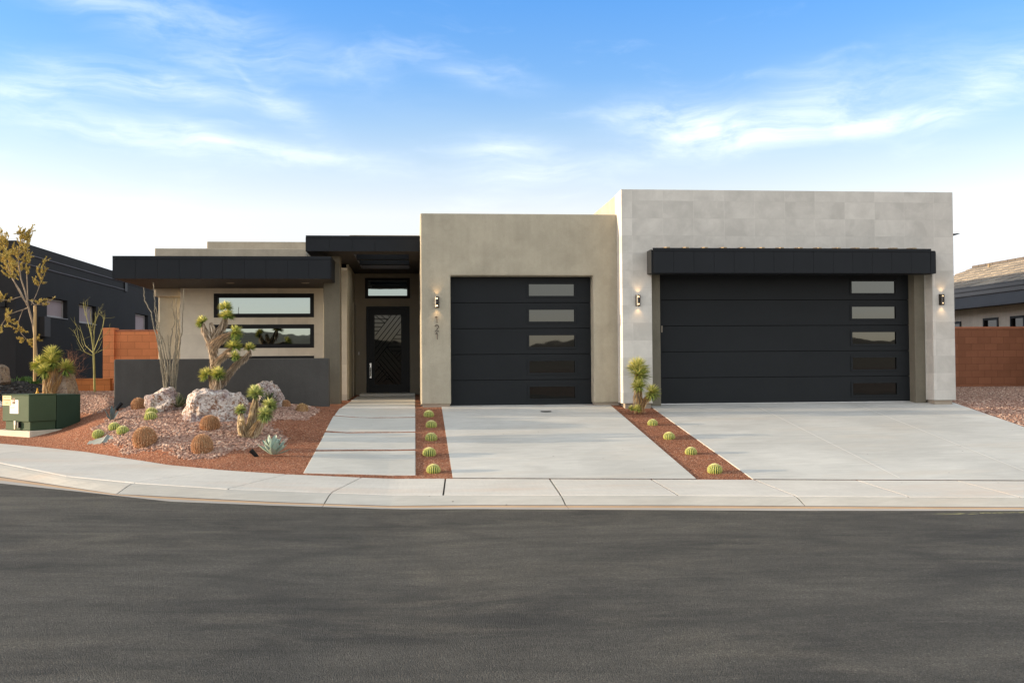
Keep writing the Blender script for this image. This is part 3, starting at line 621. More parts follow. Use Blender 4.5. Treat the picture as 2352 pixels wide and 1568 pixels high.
# entry
YE=25.4; exl=wx1-.05; exr=sx0+.4
efl=H(-1,25)+.05
dr=[X(841.5,YE),X(941,YE),efl-.02,Z(890,704,YE)]; tr=[X(839,YE),X(942,YE),Z(890,685.5,YE),Z(890,638.5,YE)]
mb=MB(); wall_holes(mb,exl,exr,G0-.3,4.4,YE,YE+.25,[tuple(dr),tuple(tr)]); mb.build('entry_wall',ENT,house)
mb=MB(); mb.box(exl-.3,exr+.5,YE+.26,30,G0-.3,4.35); mb.build('wall',DK,house)
window(house,tr[0],tr[1],tr[2],tr[3],YE+.03,.07,GL1,name='transom_window',proud=.05)
# iron front door
door=MB(); fw2=.055; wall_holes(door,dr[0],dr[1],dr[2],dr[3],YE-.03,YE+.10,[(dr[0]+fw2,dr[1]-fw2,dr[2]-1,dr[3]-fw2)]); df=door.build('front_door',IRON,house,bevel=.006,seg=1)
def dz(zx,zy):  # door drawing coordinates from the close-up
    u=(1050+zx/5.6)*.784; v=(880+zy/5.6)*.784; return P(u,v,YE)
gl,gr,gt_,gb=dz(262,0).x,dz(698,0).x,dz(400,238).z,dz(400,1378).z
mb=MB(); wall_holes(mb,dr[0]+fw2+.002,dr[1]-fw2-.002,dr[2]+.01,dr[3]-fw2-.002,YE+.02,YE+.07,[(gl,gr,gb,gt_)]); mb.build('door_leaf',IRON,df,bevel=.004,seg=1)
mb=MB(); wall_holes(mb,gl-.035,gr+.035,gb-.035,gt_+.035,YE+.0,YE+.018,[(gl-.012,gr+.012,gb-.012,gt_+.012)]); mb.build('moulding',IRON,df)
mb=MB(); mb.box(gl-.01,gr+.01,YE+.055,YE+.065,gb-.01,gt_+.01); mb.build('pane',GL3,df)
bars=MB()
def bar(a,b):
    def clip(p,q_):
        x1,y1,x2,y2=p[0],p[1],q_[0],q_[1]; t0,t1=0,1
        for pp,qq in ((-(x2-x1),x1-258),(x2-x1,702-x1),(-(y2-y1),y1-234),(y2-y1,1382-y1)):
            if pp==0:
                if qq<0: return None
            else:
                r_=qq/pp
                if pp<0: t0=max(t0,r_)
                else: t1=min(t1,r_)
        if t0>=t1: return None
        return (x1+(x2-x1)*t0,y1+(y2-y1)*t0),(x1+(x2-x1)*t1,y1+(y2-y1)*t1)
    c=clip(a,b)
    if c:
        p,q_=dz(*c[0]),dz(*c[1]); p.y=q_.y=YE+.035; bars.tube([p,q_],.0075,4)
for k,(xa,ya) in enumerate([(275,575),(275,690),(275,790),(275,890),(275,1000)]): 
    bar((xa,ya),(xa+500,ya-500*1.28)) if k<4 else bar((275,1000),(690,465))
for y in (302,368,434,498): bar((258,y),(275+(575-y)/1.28,y))
bar((280,245),(430,365)); bar((375,245),(470,320)); bar((485,245),(505,262))
for y,xs_ in ((560,620),(626,570),(692,520),(760,470),(826,530)): bar((xs_,y),(702,y))
bar((465,765),(702,1040)); bar((420,810),(702,1150)); bar((400,900),(702,1260)); bar((360,960),(702,1360)); bar((320,1000),(640,1382)); bar((300,1060),(600,1382))
bar((600,905),(660,828)); bar((625,950),(702,860)); bar((660,990),(702,950))
bar((275,1170),(370,1060)); bar((275,1290),(430,1110)); bar((310,1345),(470,1170)); bar((400,1345),(510,1225)); bar((460,1290),(560,1290))
bars.build('grille',IRON,df)
hd=MB(); hp=dz(200,1110); hd.tube([(hp.x,YE-.03,hp.z+.02),(hp.x,YE-.08,hp.z+.01),(hp.x,YE-.08,hp.z-.18),(hp.x,YE-.03,hp.z-.19)],.010,8); hd.box(hp.x-.02,hp.x+.02,YE-.0,YE+.019,hp.z-.24,hp.z+.12)
hd.lathe([(0,0),(.02,0)],(hp.x,YE,hp.z+.2),12)
CH_=M('door_chrome',(.55,.55,.55),.2,0,1,0,1,0,metal=1); hd.build('handle',CH_,df)
mb=MB(); p=dz(190,722); mb.tube([(p.x,YE+.019,p.z),(p.x,YE+.0,p.z)],.022,12); mb.build('deadbolt',IRON,df)
bl=MB(); p=P(850-1000+1000-1000+0+ (1050+8/5.6)*.784-850+1000 ,682+ (880+868/5.6)*.784-682,YE); bl.box(p.x-.012,p.x+.012,YE-.02,YE-.001,p.z-.035,p.z+.035); tag(bl.build('doorbell',M('white_plastic',(.7,.68,.62),.4),bevel=.004),'small pale doorbell button on the entry wall left of the iron door','doorbell')
# entry canopy with open slats
YF=20.4; ez0,ez1=Z(835,577,YF),Z(835,542,YF); ek0,ek1=X(704.5,YF),sx0-.004
mb=MB(); canopy_face(mb,ek0,ek1,YF+.02,ez0,ez1,.045,.48); ec=mb.build('entry_canopy',MET,house)
hx0,hx1,hy0,hy1=-1.22,-.12,21.0,24.1
mb=MB()
for a in ((ek0,hx0,YF+.022,26.2),(hx1,ek1,YF+.022,26.2),(hx0+.0005,hx1-.0005,YF+.022,hy0),(hx0+.0005,hx1-.0005,hy1,26.2)): mb.box(a[0],a[1],a[2],a[3],ez0+.002,ez1-.02)
mb.build('canopy_body',SOF,ec)
mb=MB(); mb.box(ek0-.018,ek0-.001,YF+.012,25,ez0,ez1-.03); mb.build('end_panel',MET,ec)
for y in (21.95,23.05):
    s_=MB(); s_.box(hx0+.001,hx1-.001,y,y+.24,ez0+.004,ez1-.03); s_.build('slat',MET,ec)
# pillar beside the path
px0,px1=X(743,21.3),X(781.5,21.3); mb=MB(); mb.box(px0,px1,21.3,21.72,G0-.02,ez0+.01); mb.build('pillar',OL,house,bevel=.015,seg=3)
mb=MB(); mb.box(px0+.03,px1-.03,21.33,21.7,G0-.2,G0-.01); mb.build('footing',FOOT,house)
# garage doors ------------------------------------------------------
def garage_door(x0,x1,y,z0,ph,wx0_,wx1_,whh,n=5):
    root=MB(); root.box(x0-.05,x1+.05,y+.045,y+.06,z0,z0+n*ph+.05); o=root.build('garage_door',GD,house)
    for k in range(n):
        a=z0+.008+k*ph; b=z0+.004+(k+1)*ph; zc=(a+b)/2
        mb=MB(); wall_holes(mb,x0,x1,a+.005,b-.004,y,y+.04,[(wx0_,wx1_,zc-whh,zc+whh)]); mb.build('panel',GD,o,bevel=.002,seg=1)
        f=MB(); wall_holes(f,wx0_-.03,wx1_+.03,zc-whh-.03,zc+whh+.03,y-.014,y-.001,[(wx0_+.006,wx1_-.006,zc-whh+.006,zc+whh-.006)]); fo=f.build('window_frame',GD,o,bevel=.003,seg=1)
        g=MB(); g.box(wx0_-.01,wx1_+.01,y+.02,y+.03,zc-whh-.01,zc+whh+.01); g.build('pane',GL2,fo)
    mb=MB(); mb.box(x0,x1,y-.012,y+.03,z0-.005,z0+.011); mb.build('bottom_seal',M('seal_metal',(.5,.5,.5),.4,metal=.6),o); return o
g1z=Z(1200,932,YD); garage_door(ox0-.02,ox1+.02,YD,g1z,(Z(1200,696,YD)-g1z)/4,X(1215,YD),X(1320.5,YD),.122)
g2z=Z(1800,925,YDD); garage_door(jx0-.02,jx1+.02,YDD,g2z,(Z(1800,689.5,YDD)-g2z)/4,X(1957,YDD),X(2059,YDD),.125)
mb=MB(); p=P(1519,756,YT+.02); mb.box(tx0+.02,tx0+.045,YJ-.02,YJ-.001,p.z-.06,p.z+.06); 
mb=MB(); mb.box(X(1519,YDD),X(1521,YDD)+.004,YDD-.02,YDD-.002,Z(1519,763,YDD),Z(1519,748,YDD)); mb.build('door_sensor',FOOT,house)
# little roof bracket poking out at the right side
p=P(2201,537,19.9); mb=MB(); mb.prism([(dx1-.02,p.z-.04),(dx1-.02,p.z-.12),(p.x-.03,p.z-.02),(p.x+.03,p.z),(p.x+.03,p.z+.012),(dx1-.02,p.z-.012)],19.9,19.94); mb.build('roof_bracket',BLK,house)
# ------------------------------------------------------------------ low charcoal stucco wall
lw0,lw1=X(261,20.4,880),X(756,20.4,880); lt=Z(500,823.5,20.4)
mb=MB(); mb.box(lw0,lw1,20.4,20.62,G0-.5,lt); tag(mb.build('garden_wall',DK,bevel=.03,seg=4),'low smooth charcoal stucco wall behind the boulders and cactus mound','wall')
# ------------------------------------------------------------------ wall lamps and number
WARM=(1.0,.62,.28); BULB=emis('lamp_bulb',(1,.66,.34),4.0); LG=glass('lamp_glass',(.8,.8,.8),.08,(.06,.055,.05)); BRZ=M('lamp_bronze',(.022,.018,.015),.4,.1,3,.05,60,0)
def sconce(x,y,z,label):
    t=empty('wall_lamp',(x,y,z),label,'wall lamp','up and down wall lamps on the garage walls')
    mb=MB(); mb.box(x-.048,x+.048,y-.016,y-.001,z-.108,z+.108); mb.build('backplate',BRZ,t,bevel=.002,seg=1)
    mb=MB()
    a0=R(28)  # tube shell open at the front slot
    n=20; pr=[]; c=(x,y-.055)
    for i in range(n+1):
        a=-math.pi/2+a0+(2*math.pi-2*a0)*i/n; pr.append((c[0]+.038*math.cos(a),c[1]+.038*math.sin(a)))
    pi_=[(c[0]+.034*math.cos(-math.pi/2+a0+(2*math.pi-2*a0)*i/n),c[1]+.034*math.sin(-math.pi/2+a0+(2*math.pi-2*a0)*i/n)) for i in range(n+1)]
    b=0
    for i in range(n):
        for (z0,z1) in ((z-.104,z+.104),):
            q4=[pr[i],pr[i+1],pi_[i+1],pi_[i]]; mb.flat([q4[0],q4[1],q4[2],q4[3]],z0,z1)
    mb.build('shade',BRZ,t)
    mb=MB(); mb.tube([(x,y-.062,z-.075),(x,y-.062,z+.075)],.010,10); mb.build('glass_rod',LG,t)
    for s_ in (-1,1):
        mb=MB(); mb.tube([(x,y-.055,z+s_*.060),(x,y-.055,z+s_*.078)],.016,12); mb.build('bulb',BULB,t)
        l=bpy.data.lights.new('lamp_light','SPOT'); l.energy=1.5; l.color=WARM; l.spot_size=R(92); l.spot_blend=.9; l.shadow_soft_size=.012
        lo=bpy.data.objects.new('lamp_light',l); COL.objects.link(lo); lo.parent=t; lo.location=(0,-.058,s_*.095)
        lo.rotation_euler=(0,0,0) if s_<0 else (math.pi,0,0)
p=P(1003,694,YS); sconce(p.x,YS,p.z,'bronze cylinder wall lamp above the house number 121')
p=P(1465,690,YT); sconce(p.x,YT,p.z,'bronze cylinder wall lamp on the stone tile pillar above the small yucca')
p=P(2161.5,688,YT); sconce(p.x,YT,p.z,'bronze cylinder wall lamp on the pillar at the far right of the wide garage')
NUM=M('number_bronze',(.035,.024,.018),.45,.1,3,.05,60,0)
c=P(1003,753,YS); hn=empty('house_number',(c.x,YS,c.z),'thin bronze house number 121 reading downwards under a wall lamp','house number')
def num(pts,cz,cx):
    mb=MB(); mb.tube([(cx+a,YS-.018,cz+b) for a,b in pts],.0075,6); mb.tube([(cx+pts[0][0]+.002,YS-.018,cz+pts[0][1]-.01),(cx+pts[0][0]+.002,YS-.001,cz+pts[0][1]-.01)],.003,5)
    mb.build('digit',NUM,hn)
one=[(-.026,.044),(-.020,.052),(.000,.061),(.006,.061),(.006,-.061)]
two=[(-.036,.036),(-.028,.051),(-.008,.060),(.012,.058),(.028,.045),(.031,.028),(.024,.008),(.000,-.024),(-.036,-.061),(.036,-.061)]
hgt=Z(1003,734.5,YS)-Z(1003,771.4,YS)
num(one,c.z+hgt/2,c.x-.002); num(two,c.z-.003,c.x+.004); num(one,c.z-hgt/2-.004,c.x+.004)
# cleanout cover
p=G(1254,945); mb=MB(); mb.lathe([(0,.012),(.085,.012),(.10,.010),(.105,.0)],(p.x,p.y,p.z),24); tag(mb.build('cleanout_cover',M('cast_iron',(.06,.055,.05),.6)),'round dark metal cover set in the single driveway','cover')
# ------------------------------------------------------------------ block walls
def blockwall(x0,x1,y,z0,z1,mat,label,pil=None,th=.2):
    t=empty('block_wall',((x0+x1)/2,y,z0),label,'wall')
    mb=MB(); mb.box(x0,x1,y,y+th,z0,z1-.052); mb.build('wall',mat,t,bevel=.004,seg=1)
    mb=MB(); n=max(1,round((x1-x0)/.406)); w=(x1-x0)/n
    for i in range(n): mb.box(x0+i*w+.003,x0+(i+1)*w-.003,y-.008,y+th+.008,z1-.05,z1)
    mb.build('cap',CAPM,t,bevel=.004,seg=1)
    if pil:
        mb=MB(); mb.box(pil[0],pil[1],y-.12,y+th+.1,z0,z1-.0); mb.box(pil[0]-.01,pil[1]+.01,y-.13,y+th+.11,z1+.002,z1+.05); mb.build('pier',mat,t,bevel=.006,seg=1)
YB=28.4
blockwall(X(262,YB),X(420,YB),YB,.2,Z(300,757,YB),CM,'terracotta block wall between the dark house and the beige house',(X(236,YB-.12),X(262,YB-.12)-.002))
YR=27.4; blockwall(X(2190,YR)-4,X(2352,YR)+4,YR,.3,Z(2280,750,YR),CM2,'brown block wall beyond the right side of the house')
t=empty('retaining_wall',(X(190,27.5),27.5,.4),'low orange-brown block retaining wall behind the boulder and yucca on the left','wall')
CM3=cmu('stained_block',(.52,.19,.065)); mb=MB(); mb.box(X(118,27.4),X(253,27.4),27.4,27.6,.3,Z(190,869,27.4)-.04); mb.build('wall',CM3,t); mb=MB(); mb.box(X(118,27.4),X(254,27.4),27.385,27.62,Z(190,869,27.4)-.038,Z(190,869,27.4)); mb.build('cap',CM3,t,bevel=.006)
# ------------------------------------------------------------------ neighbour left
NX=-10.0; n0=PX(37,552,NX); nz=n0.z; nbase=1.0
nh=empty('neighbour_house',(NX,n0.y,nbase),'dark charcoal stucco house with small windows behind the leafy tree','house')
def nwin(u0,u1,vt,vb): a,b=PX(u0,vt,NX),PX(u1,vt,NX); return (a.y,b.y,PX(u0,vb,NX).z,a.z)
wins=[nwin(108,155,682,726),nwin(182,221,697,740),nwin(311,340,719,763)]
mb=MB()
# side wall faces +x : build with the holes helper along y then turn
tmp=MB(); wall_holes(tmp,n0.y,44,nbase-.6,nz,0,.3,[(a,b,c,d) for a,b,c,d in wins])
mb.v=[(NX-y,x,z) for x,y,z in tmp.v]; mb.f=[f[::1] for f in tmp.f]; mb.mi=tmp.mi; mb.r=tmp.r; mb.build('side_wall',NBK,nh)
mb=MB(); mb.box(-26,NX-.001,n0.y+.002,n0.y+.3,nbase-.6,nz); mb.build('front_wall',NBK,nh)
mb=MB(); mb.box(-26,NX-.31,n0.y+.31,44,nbase,nz-.02); mb.build('roof',NBK,nh)
mb=MB(); a=PX(70,586.5,NX); mb.box(NX+.001,NX+.03,n0.y,44,a.z-.012,a.z+.012); a2=PX(61,607,NX); e2=PX(284,666,NX); mb.box(NX+.001,NX+.03,n0.y,e2.y,a2.z-.012,a2.z+.012); mb.build('ledge',stucco('ledge_stucco',(.11,.105,.12)),nh)
mb=MB(); mb.box(NX+.001,NX+.05,e2.y,e2.y+.3,a2.z-.05,a2.z+.25); mb.build('vent',BLK,nh)
SCRN=M('window_blind',(.30,.235,.235),.9,.08,2,.1,80,.1)
for (a,b,c,d) in wins:
    f=MB(); tmp=MB(); wall_holes(tmp,a+.01,b-.01,c+.01,d-.01,0.12,.18,[(a+.05,b-.05,c+.05,d-.05)]); f.v=[(NX-y,x,z) for x,y,z in tmp.v]; f.f=tmp.f; f.mi=tmp.mi; f.r=tmp.r; fo=f.build('window',M('pale_frame',(.30,.28,.27),.5),nh)
    g=MB(); g.box(NX-.17,NX-.155,a+.04,b-.04,c+.04,d-.04); g.build('pane',SCRN,fo)
    s_=MB(); s_.box(NX-.1,NX+.02,a,b,c-.02,c-.002); s_.build('sill',M('pale_sill',(.22,.21,.22),.6),fo)
a,b=PX(90,726,NX),PX(104,775,NX); mb=MB(); mb.box(NX+.001,NX+.14,a.y,b.y,PX(90,773,NX).z,a.z); ebx=mb.build('meter_box',M('grey_box',(.028,.025,.025),.7),nh,bevel=.01)
p=P(9,692,n0.y); mb=MB(); mb.box(p.x-.06,p.x+.06,n0.y-.1,n0.y-.001,p.z-.15,p.z+.15); tag(mb.build('wall_lamp',BLK,bevel=.01),'unlit black box lamp on the front of the dark house behind the leafy tree','wall lamp')
# ------------------------------------------------------------------ neighbour right
XE=17.0; e0=PX(2352,640,XE); ye0=e0.y-3; e1=PX(2185,664,XE); ye1=e1.y+3
hr=empty('neighbour_house',(XE+3,ye0,.8),'tan stucco house with a tiled roof and black gutter beyond the brown block wall','house')
ge=PX(2300,650,XE).z
xw=XE+.65
def yw(u): return PX(u,740,xw).y
nw=[(yw(u1),yw(u0),PX(u0,770,xw).z,PX(u0,vt,xw).z) for u0,u1,vt in ((2177,2208,740),(2259,2294,731),(2321.5,2355,726))]
nw=[(min(a,b),max(a,b),c,d) for a,b,c,d in nw]
tmp=MB(); wall_holes(tmp,ye0,ye1,.5,ge-.1,0,.2,nw); mb=MB(); mb.v=[(xw+y,x,z) for x,y,z in tmp.v]; mb.f=tmp.f; mb.mi=tmp.mi; mb.r=tmp.r; mb.build('wall',NBT,hr)
for (a,b,c,d) in nw:
    tmp=MB(); wall_holes(tmp,a+.005,b-.005,c,d-.005,-.03,.06,[(a+.07,b-.07,c+.07,d-.07)]); f=MB(); f.v=[(xw+y,x,z) for x,y,z in tmp.v]; f.f=tmp.f; f.mi=tmp.mi; f.r=tmp.r; fo=f.build('window',BLK,hr)
    g=MB(); g.box(xw+.04,xw+.05,a+.05,b-.05,c+.05,d-.05); g.build('pane',GL2,fo)
mb=MB(); fh=PX(2200,650,XE).z-PX(2200,690,XE).z
mb.box(XE+.06,XE+.09,ye0,ye1,ge-.62,ge-.27); mb.build('fascia',M('dark_fascia',(.045,.048,.055),.6),hr)
mb=MB(); mb.box(XE+.091,xw-.001,ye0,ye1,ge-.60,ge-.57); mb.build('soffit',BLK,hr)
mb=MB()
pf=[(0,0),(0,-.10),(.02,-.14),(.03,-.26),(.058,-.26),(.058,-.02),(.05,-.02),(.03,-.02)]
mb.tube([(XE-.01,ye0,ge+.005),(XE-.01,ye1,ge+.005)],.014,6); mb.box(XE-.005,XE+.055,ye0,ye1,ge-.12,ge); mb.box(XE+.02,XE+.055,ye0,ye1,ge-.26,ge-.125); mb.tube([(XE+.01,ye0,ge-.13),(XE+.01,ye1,ge-.13)],.012,6)
mb.build('gutter',M('gutter_paint',(.03,.03,.033),.3),hr,bevel=.004,seg=1)
rm_=MB(); slope=math.tan(R(22)); rr=random.Random(3); rows=8; rl=2.45
for r_ in range(rows):
    x_a=XE+.02+r_*rl/rows; x_b=x_a+rl/rows+.06; za=ge+.03+(x_a-XE)*slope; zb2=za+(x_b-x_a)*slope-.03
    y=ye0-.1+(r_%2)*.17
    while y<ye1:
        w=.33; dz_=rr.uniform(0,.012)
        rm_.cr=rr.random(); rm_.add([(x_a,y,za+dz_),(x_a,y+w-.01,za+dz_),(x_b,y+w-.01,zb2+dz_),(x_b,y,zb2+dz_),(x_a,y,za-.035+dz_),(x_a,y+w-.01,za-.035+dz_),(x_b,y+w-.01,zb2-.035),(x_b,y,zb2-.035)],[(0,3,2,1),(4,5,6,7),(0,1,5,4),(1,2,6,5),(2,3,7,6),(3,0,4,7)]); y+=w
RT=Mr('roof_tile',[(0,(.15,.13,.11)),(.5,(.23,.195,.155)),(1,(.32,.27,.21))],.9,.25,25,.4,50)
ro=rm_.build('roof',RT,hr)
mb=MB(); zr=ge+.03+rl*slope; y=ye0-.1
mb.box(XE+rl+.0,XE+rl+6,ye0,ye1,zr-.25,zr-.06); mb.build('roof_deck',RT,hr)
mb=MB()
while y<ye1: mb.box(XE+rl-.03,XE+rl+.22,y,y+.42,zr-.03,zr+.05); y+=.44
mb.build('ridge_tiles',M('ridge_tile',(.10,.085,.075),.9),hr,bevel=.01)
p=PX(2265,612,XE+rl-.4); mb=MB(); mb.tube([(XE+rl-.3,p.y,zr-.2),(XE+rl-.3,p.y,p.z+.08)],.04,10); mb.build('vent_pipe',WOOD,hr)
print('nbr',ye0,ye1,ge,e0,e1)
# ------------------------------------------------------------------ hills behind the camera (seen in the glass)
HM=M('hill_scrub',(.15,.12,.085),.95,.25,.02,.2,.3,0)
hg=MB(); na=70
for i in range(na+1):
    a=R(-100+200*i/na)
    for k in range(6):
        d=150+k*60; h=[-1,3,8,13,9,0][k]*(.6+.9*abs(mnoise.noise(Vector((i*.11,k*.3,1)))) +.5*mnoise.noise(Vector((i*.35,k,5)))) if k else -1
        hg.v.append((math.sin(a)*d,-math.cos(a)*d,h))
hg.f=[[i*6+k,i*6+k+1,(i+1)*6+k+1,(i+1)*6+k] for i in range(na) for k in range(5)]; hg.mi=[0]*len(hg.f); hg.r=[.5]*len(hg.f)
tag(hg.build('hills',HM,smooth=True),kind='structure')
# ------------------------------------------------------------------ boulders
def boulder_mat(name,c0,c1,c2,c3,sc=1.0):
    m,q,b=base_mat(name); co=q.n('ShaderNodeNewGeometry').outputs['Position']
    n1=q.noise(co,7*sc,8,.72,1.6); n2=q.noise(co,12*sc,8,.75,1.8); n3=q.noise(q.scl(co,1,1,1),2.6*sc,5,.65,.8); n4=q.noise(co,60,4,.7)
    c=q.mix(q.mr(n1,.49,.56),c0,c1); c=q.mix(q.mr(n2,.52,.60),c,c2); c=q.mix(q.mr(n3,.50,.60,0,.75),c,c3)
    n5=q.noise(co,16*sc,6,.7,2.0); c=q.mix(q.mr(n5,.54,.60,0,.9),c,tuple(x*.25 for x in c1))
    c=q.mix(1.0,c,q.mix(q.mr(n4,.3,.7),(.8,)*3,(1.08,)*3),'MULTIPLY')
    lk(q,c,b.inputs['Base Color']); b.inputs['Roughness'].default_value=.85
    bn=q.n('ShaderNodeBump',Height=q.m('ADD',q.m('MULTIPLY',n2,1.0),q.m('ADD',q.m('MULTIPLY',n4,.35),n5)),Strength=.9,Distance=.03); lk(q,bn.outputs[0],b.inputs['Normal']); return m
QZ=boulder_mat('pink_quartz_rock',(.60,.53,.49),(.27,.14,.08),(.78,.75,.71),(.24,.17,.18)); SND=boulder_mat('tan_sandstone',(.30,.235,.17),(.22,.16,.115),(.36,.30,.24),(.18,.15,.13),.5)
def boulder(name,pts,Y,dep,mat,label,seed=1,rough=.05,yoff=None):
    """pts: outline (u,v) seen from the street, real thickness dep, back half mirrored smaller"""
    bm=bmesh.new(); rr=random.Random(seed); W_=[P(u,v,Y) for u,v in pts]; cx=sum(p.x for p in W_)/len(W_); cz=sum(p.z for p in W_)/len(W_); zb_=min(p.z for p in W_)
    for p in W_:
        for f,yy in ((.62,-dep*.5),(.97,-dep*.18),(1,.12*dep),(.72,dep*.5)):
            fz=f if p.z>cz else 1
            bm.verts.new((cx+(p.x-cx)*f,Y+yy+rr.uniform(-.06,.06)*dep,cz+(p.z-cz)*(fz if yy>0 or p.z<cz else .55+.45*f)-(.15 if p.z<cz else 0)))
    r_=bmesh.ops.convex_hull(bm,input=bm.verts); bmesh.ops.delete(bm,geom=[g for g in r_['geom_interior'] if isinstance(g,bmesh.types.BMVert)],context='VERTS')
    bmesh.ops.triangulate(bm,faces=bm.faces)
    for it in range(5):
        L=max(dep,.5)*.42/(1.75**it); es=[e for e in bm.edges if e.calc_length()>L*.8]
        if es and len(bm.verts)<14000: bmesh.ops.subdivide_edges(bm,edges=es,cuts=1); bmesh.ops.triangulate(bm,faces=bm.faces)
        if it in(2,): bmesh.ops.smooth_vert(bm,verts=bm.verts,factor=.35,use_axis_x=True,use_axis_y=True,use_axis_z=True)
    bm.normal_update()
    for v in bm.verts:
        c=v.co; s_=Vector((seed*3.1,seed,0)); a=mnoise.fractal(c*2.0+s_,1.0,2.0,3)*.9; b=mnoise.fractal(c*6+s_,1,2,4)*.5; rd=(1-abs(mnoise.noise(c*3.2+s_)))**3*.5
        v.co=c+v.normal*rough*(a+b-rd)
    me=bpy.data.meshes.new(name); bm.to_mesh(me); bm.free(); me.materials.append(mat); o=bpy.data.objects.new(name,me); COL.objects.link(o)
    for p in me.polygons: p.use_smooth=(seed%2==9)
    return tag(o,label,'boulder')
def z4p(l): return [((250+a/3.485)*.784,(1000+b/3.485)*.784) for a,b in l]
boulder('boulder',z4p([(968,830),(985,700),(1020,640),(1075,580),(1105,545),(1130,495),(1330,488),(1450,492),(1600,520),(1650,570),(1675,640),(1700,760),(1650,850),(1400,850),(1050,880)]),18.45,1.0,QZ,'largest pink and white quartz boulder in the middle of the planted mound',2,.085)
boulder('boulder',z4p([(608,575),(690,530),(840,475),(905,470),(955,520),(990,600),(960,690),(760,690),(625,670)]),19.35,.62,QZ,'pink boulder on the left of the mound, in front of the bare thorny stems',4,.07)
boulder('boulder',z4p([(1745,430),(1770,408),(1840,412),(1905,388),(1980,430),(2035,500),(2040,560),(2015,640),(1850,660),(1760,560)]),19.65,.5,QZ,'speckled upright boulder on the right of the mound beside the charcoal wall',6,.07)
boulder('boulder',[(127,905),(130,880),(140,860),(150,854),(168,858),(178,888),(180,912),(140,914)],24.2,.6,SND,'smooth tan boulder beside the shaggy yucca near the orange retaining wall',8,.02)
boulder('boulder',[(-18,862),(-10,838),(2,834),(14,842),(22,862),(10,870)],25.0,.5,SND,'grey boulder at the left edge on the black rock bed',10,.03)
# ------------------------------------------------------------------ yuccas
LEAF=Mr('yucca_leaf',[(0,(.07,.13,.03)),(.3,(.19,.26,.05)),(.65,(.42,.43,.09)),(1,(.76,.68,.22))],.6); LEAFG=Mr('yucca_leaf_grey',[(0,(.10,.15,.045)),(.5,(.32,.38,.11)),(1,(.66,.64,.26))],.6)
DEAD=Mr('dry_leaf',[(0,(.16,.11,.075)),(.4,(.38,.29,.20)),(.75,(.58,.47,.35)),(1,(.76,.66,.53))],.9); DEADO=Mr('dry_leaf_gold',[(0,(.20,.10,.04)),(.4,(.48,.28,.10)),(.8,(.66,.48,.24)),(1,(.76,.66,.46))],.9)
DEADM=Mr('dry_leaf_pale',[(0,(.24,.15,.07)),(.35,(.46,.34,.19)),(.8,(.62,.52,.36)),(1,(.78,.72,.58))],.9)
BARK=M('shaggy_bark',(.27,.205,.14),.95,.3,20,.3,120,.8,bd=.02,stretch=(1,1,.3))
def head(mb,c,d,r_,n,rr,lo=-.35,w=.016,greenbias=.35):
    d=Vector(d).normalized(); k=0
    while k<n:
        v=Vector((rr.gauss(0,1),rr.gauss(0,1),rr.gauss(0,1))).normalized(); t=v.dot(d)
        if t<lo: continue
        L=r_*rr.uniform(.85,1.08)*(1 if t>0 else .92); mb.cr=min(1,max(0,greenbias+.30*v.z+rr.gauss(0,.18)-(.15 if t<.0 else 0)-.18*v.x))  # upper and sunward left blades painted paler: sunlight put into leaf colour
        mb.blade(c+v*r_*.08,v,L,w*rr.uniform(.8,1.2),droop=.04); k+=1
def skirt(mb,pts,rad,n,L,rr,w=.014,out=.45,bias=.5):
    """dry leaves hanging back along a stem"""
    seg=[(pts[i+1]-pts[i]).length for i in range(len(pts)-1)]; tot=sum(seg)
    for k in range(n):
        s_=rr.uniform(0,tot); i=0
        while s_>seg[i] and i<len(seg)-1: s_-=seg[i]; i+=1
        t=s_/max(seg[i],1e-6); p=pts[i].lerp(pts[i+1],min(1,t)); ax=(pts[i+1]-pts[i]).normalized(); ra=rad[i]*(1-t)+rad[i+1]*t
        a=Vector((rr.gauss(0,1),rr.gauss(0,1),rr.gauss(0,1))); nn=(a-ax*a.dot(ax)).normalized()
        d=-ax*1.0+nn*rr.uniform(.15,out)+Vector((0,0,-.25)); mb.cr=min(1,max(0,bias+rr.gauss(0,.25))); mb.blade(p+nn*ra*.85,d,L*rr.uniform(.6,1.2),w*rr.uniform(.7,1.2),droop=.1)
def yucca(name,base,stems,heads,label,cat='yucca',seed=1,leaf=LEAF,dead=DEAD,skn=1,gb=.4,lw=.016):
    rr=random.Random(seed); t=empty(name,base,label,cat); tr=MB(); sk=MB()
    for pts,rad,n,L in stems:
        tr.tube(pts,[r_*.8 for r_ in rad],9); skirt(sk,pts,rad,int(n*skn),L,rr)
    tr.build('trunk',BARK,t,smooth=True); sk.build('dry_leaves',dead,t)
    for c,d,r_,n in heads:
        mb=MB(); head(mb,c,d,r_*1.22,int(n*1.4),rr,greenbias=gb,w=lw*1.3); mb.build('leaf_head',leaf,t)
    return t
YJT=19.35
def q5(zx,zy,Y=YJT,off=0): return P((560+zx/5.409)*.784,(860+zy/5.409)*.784,Y+off)
base=q5(370,1510); base.z-=.15
tk=[q5(370,1560),q5(365,1400),q5(370,1200),q5(360,1050),q5(355,950),q5(340,820),q5(320,740)]
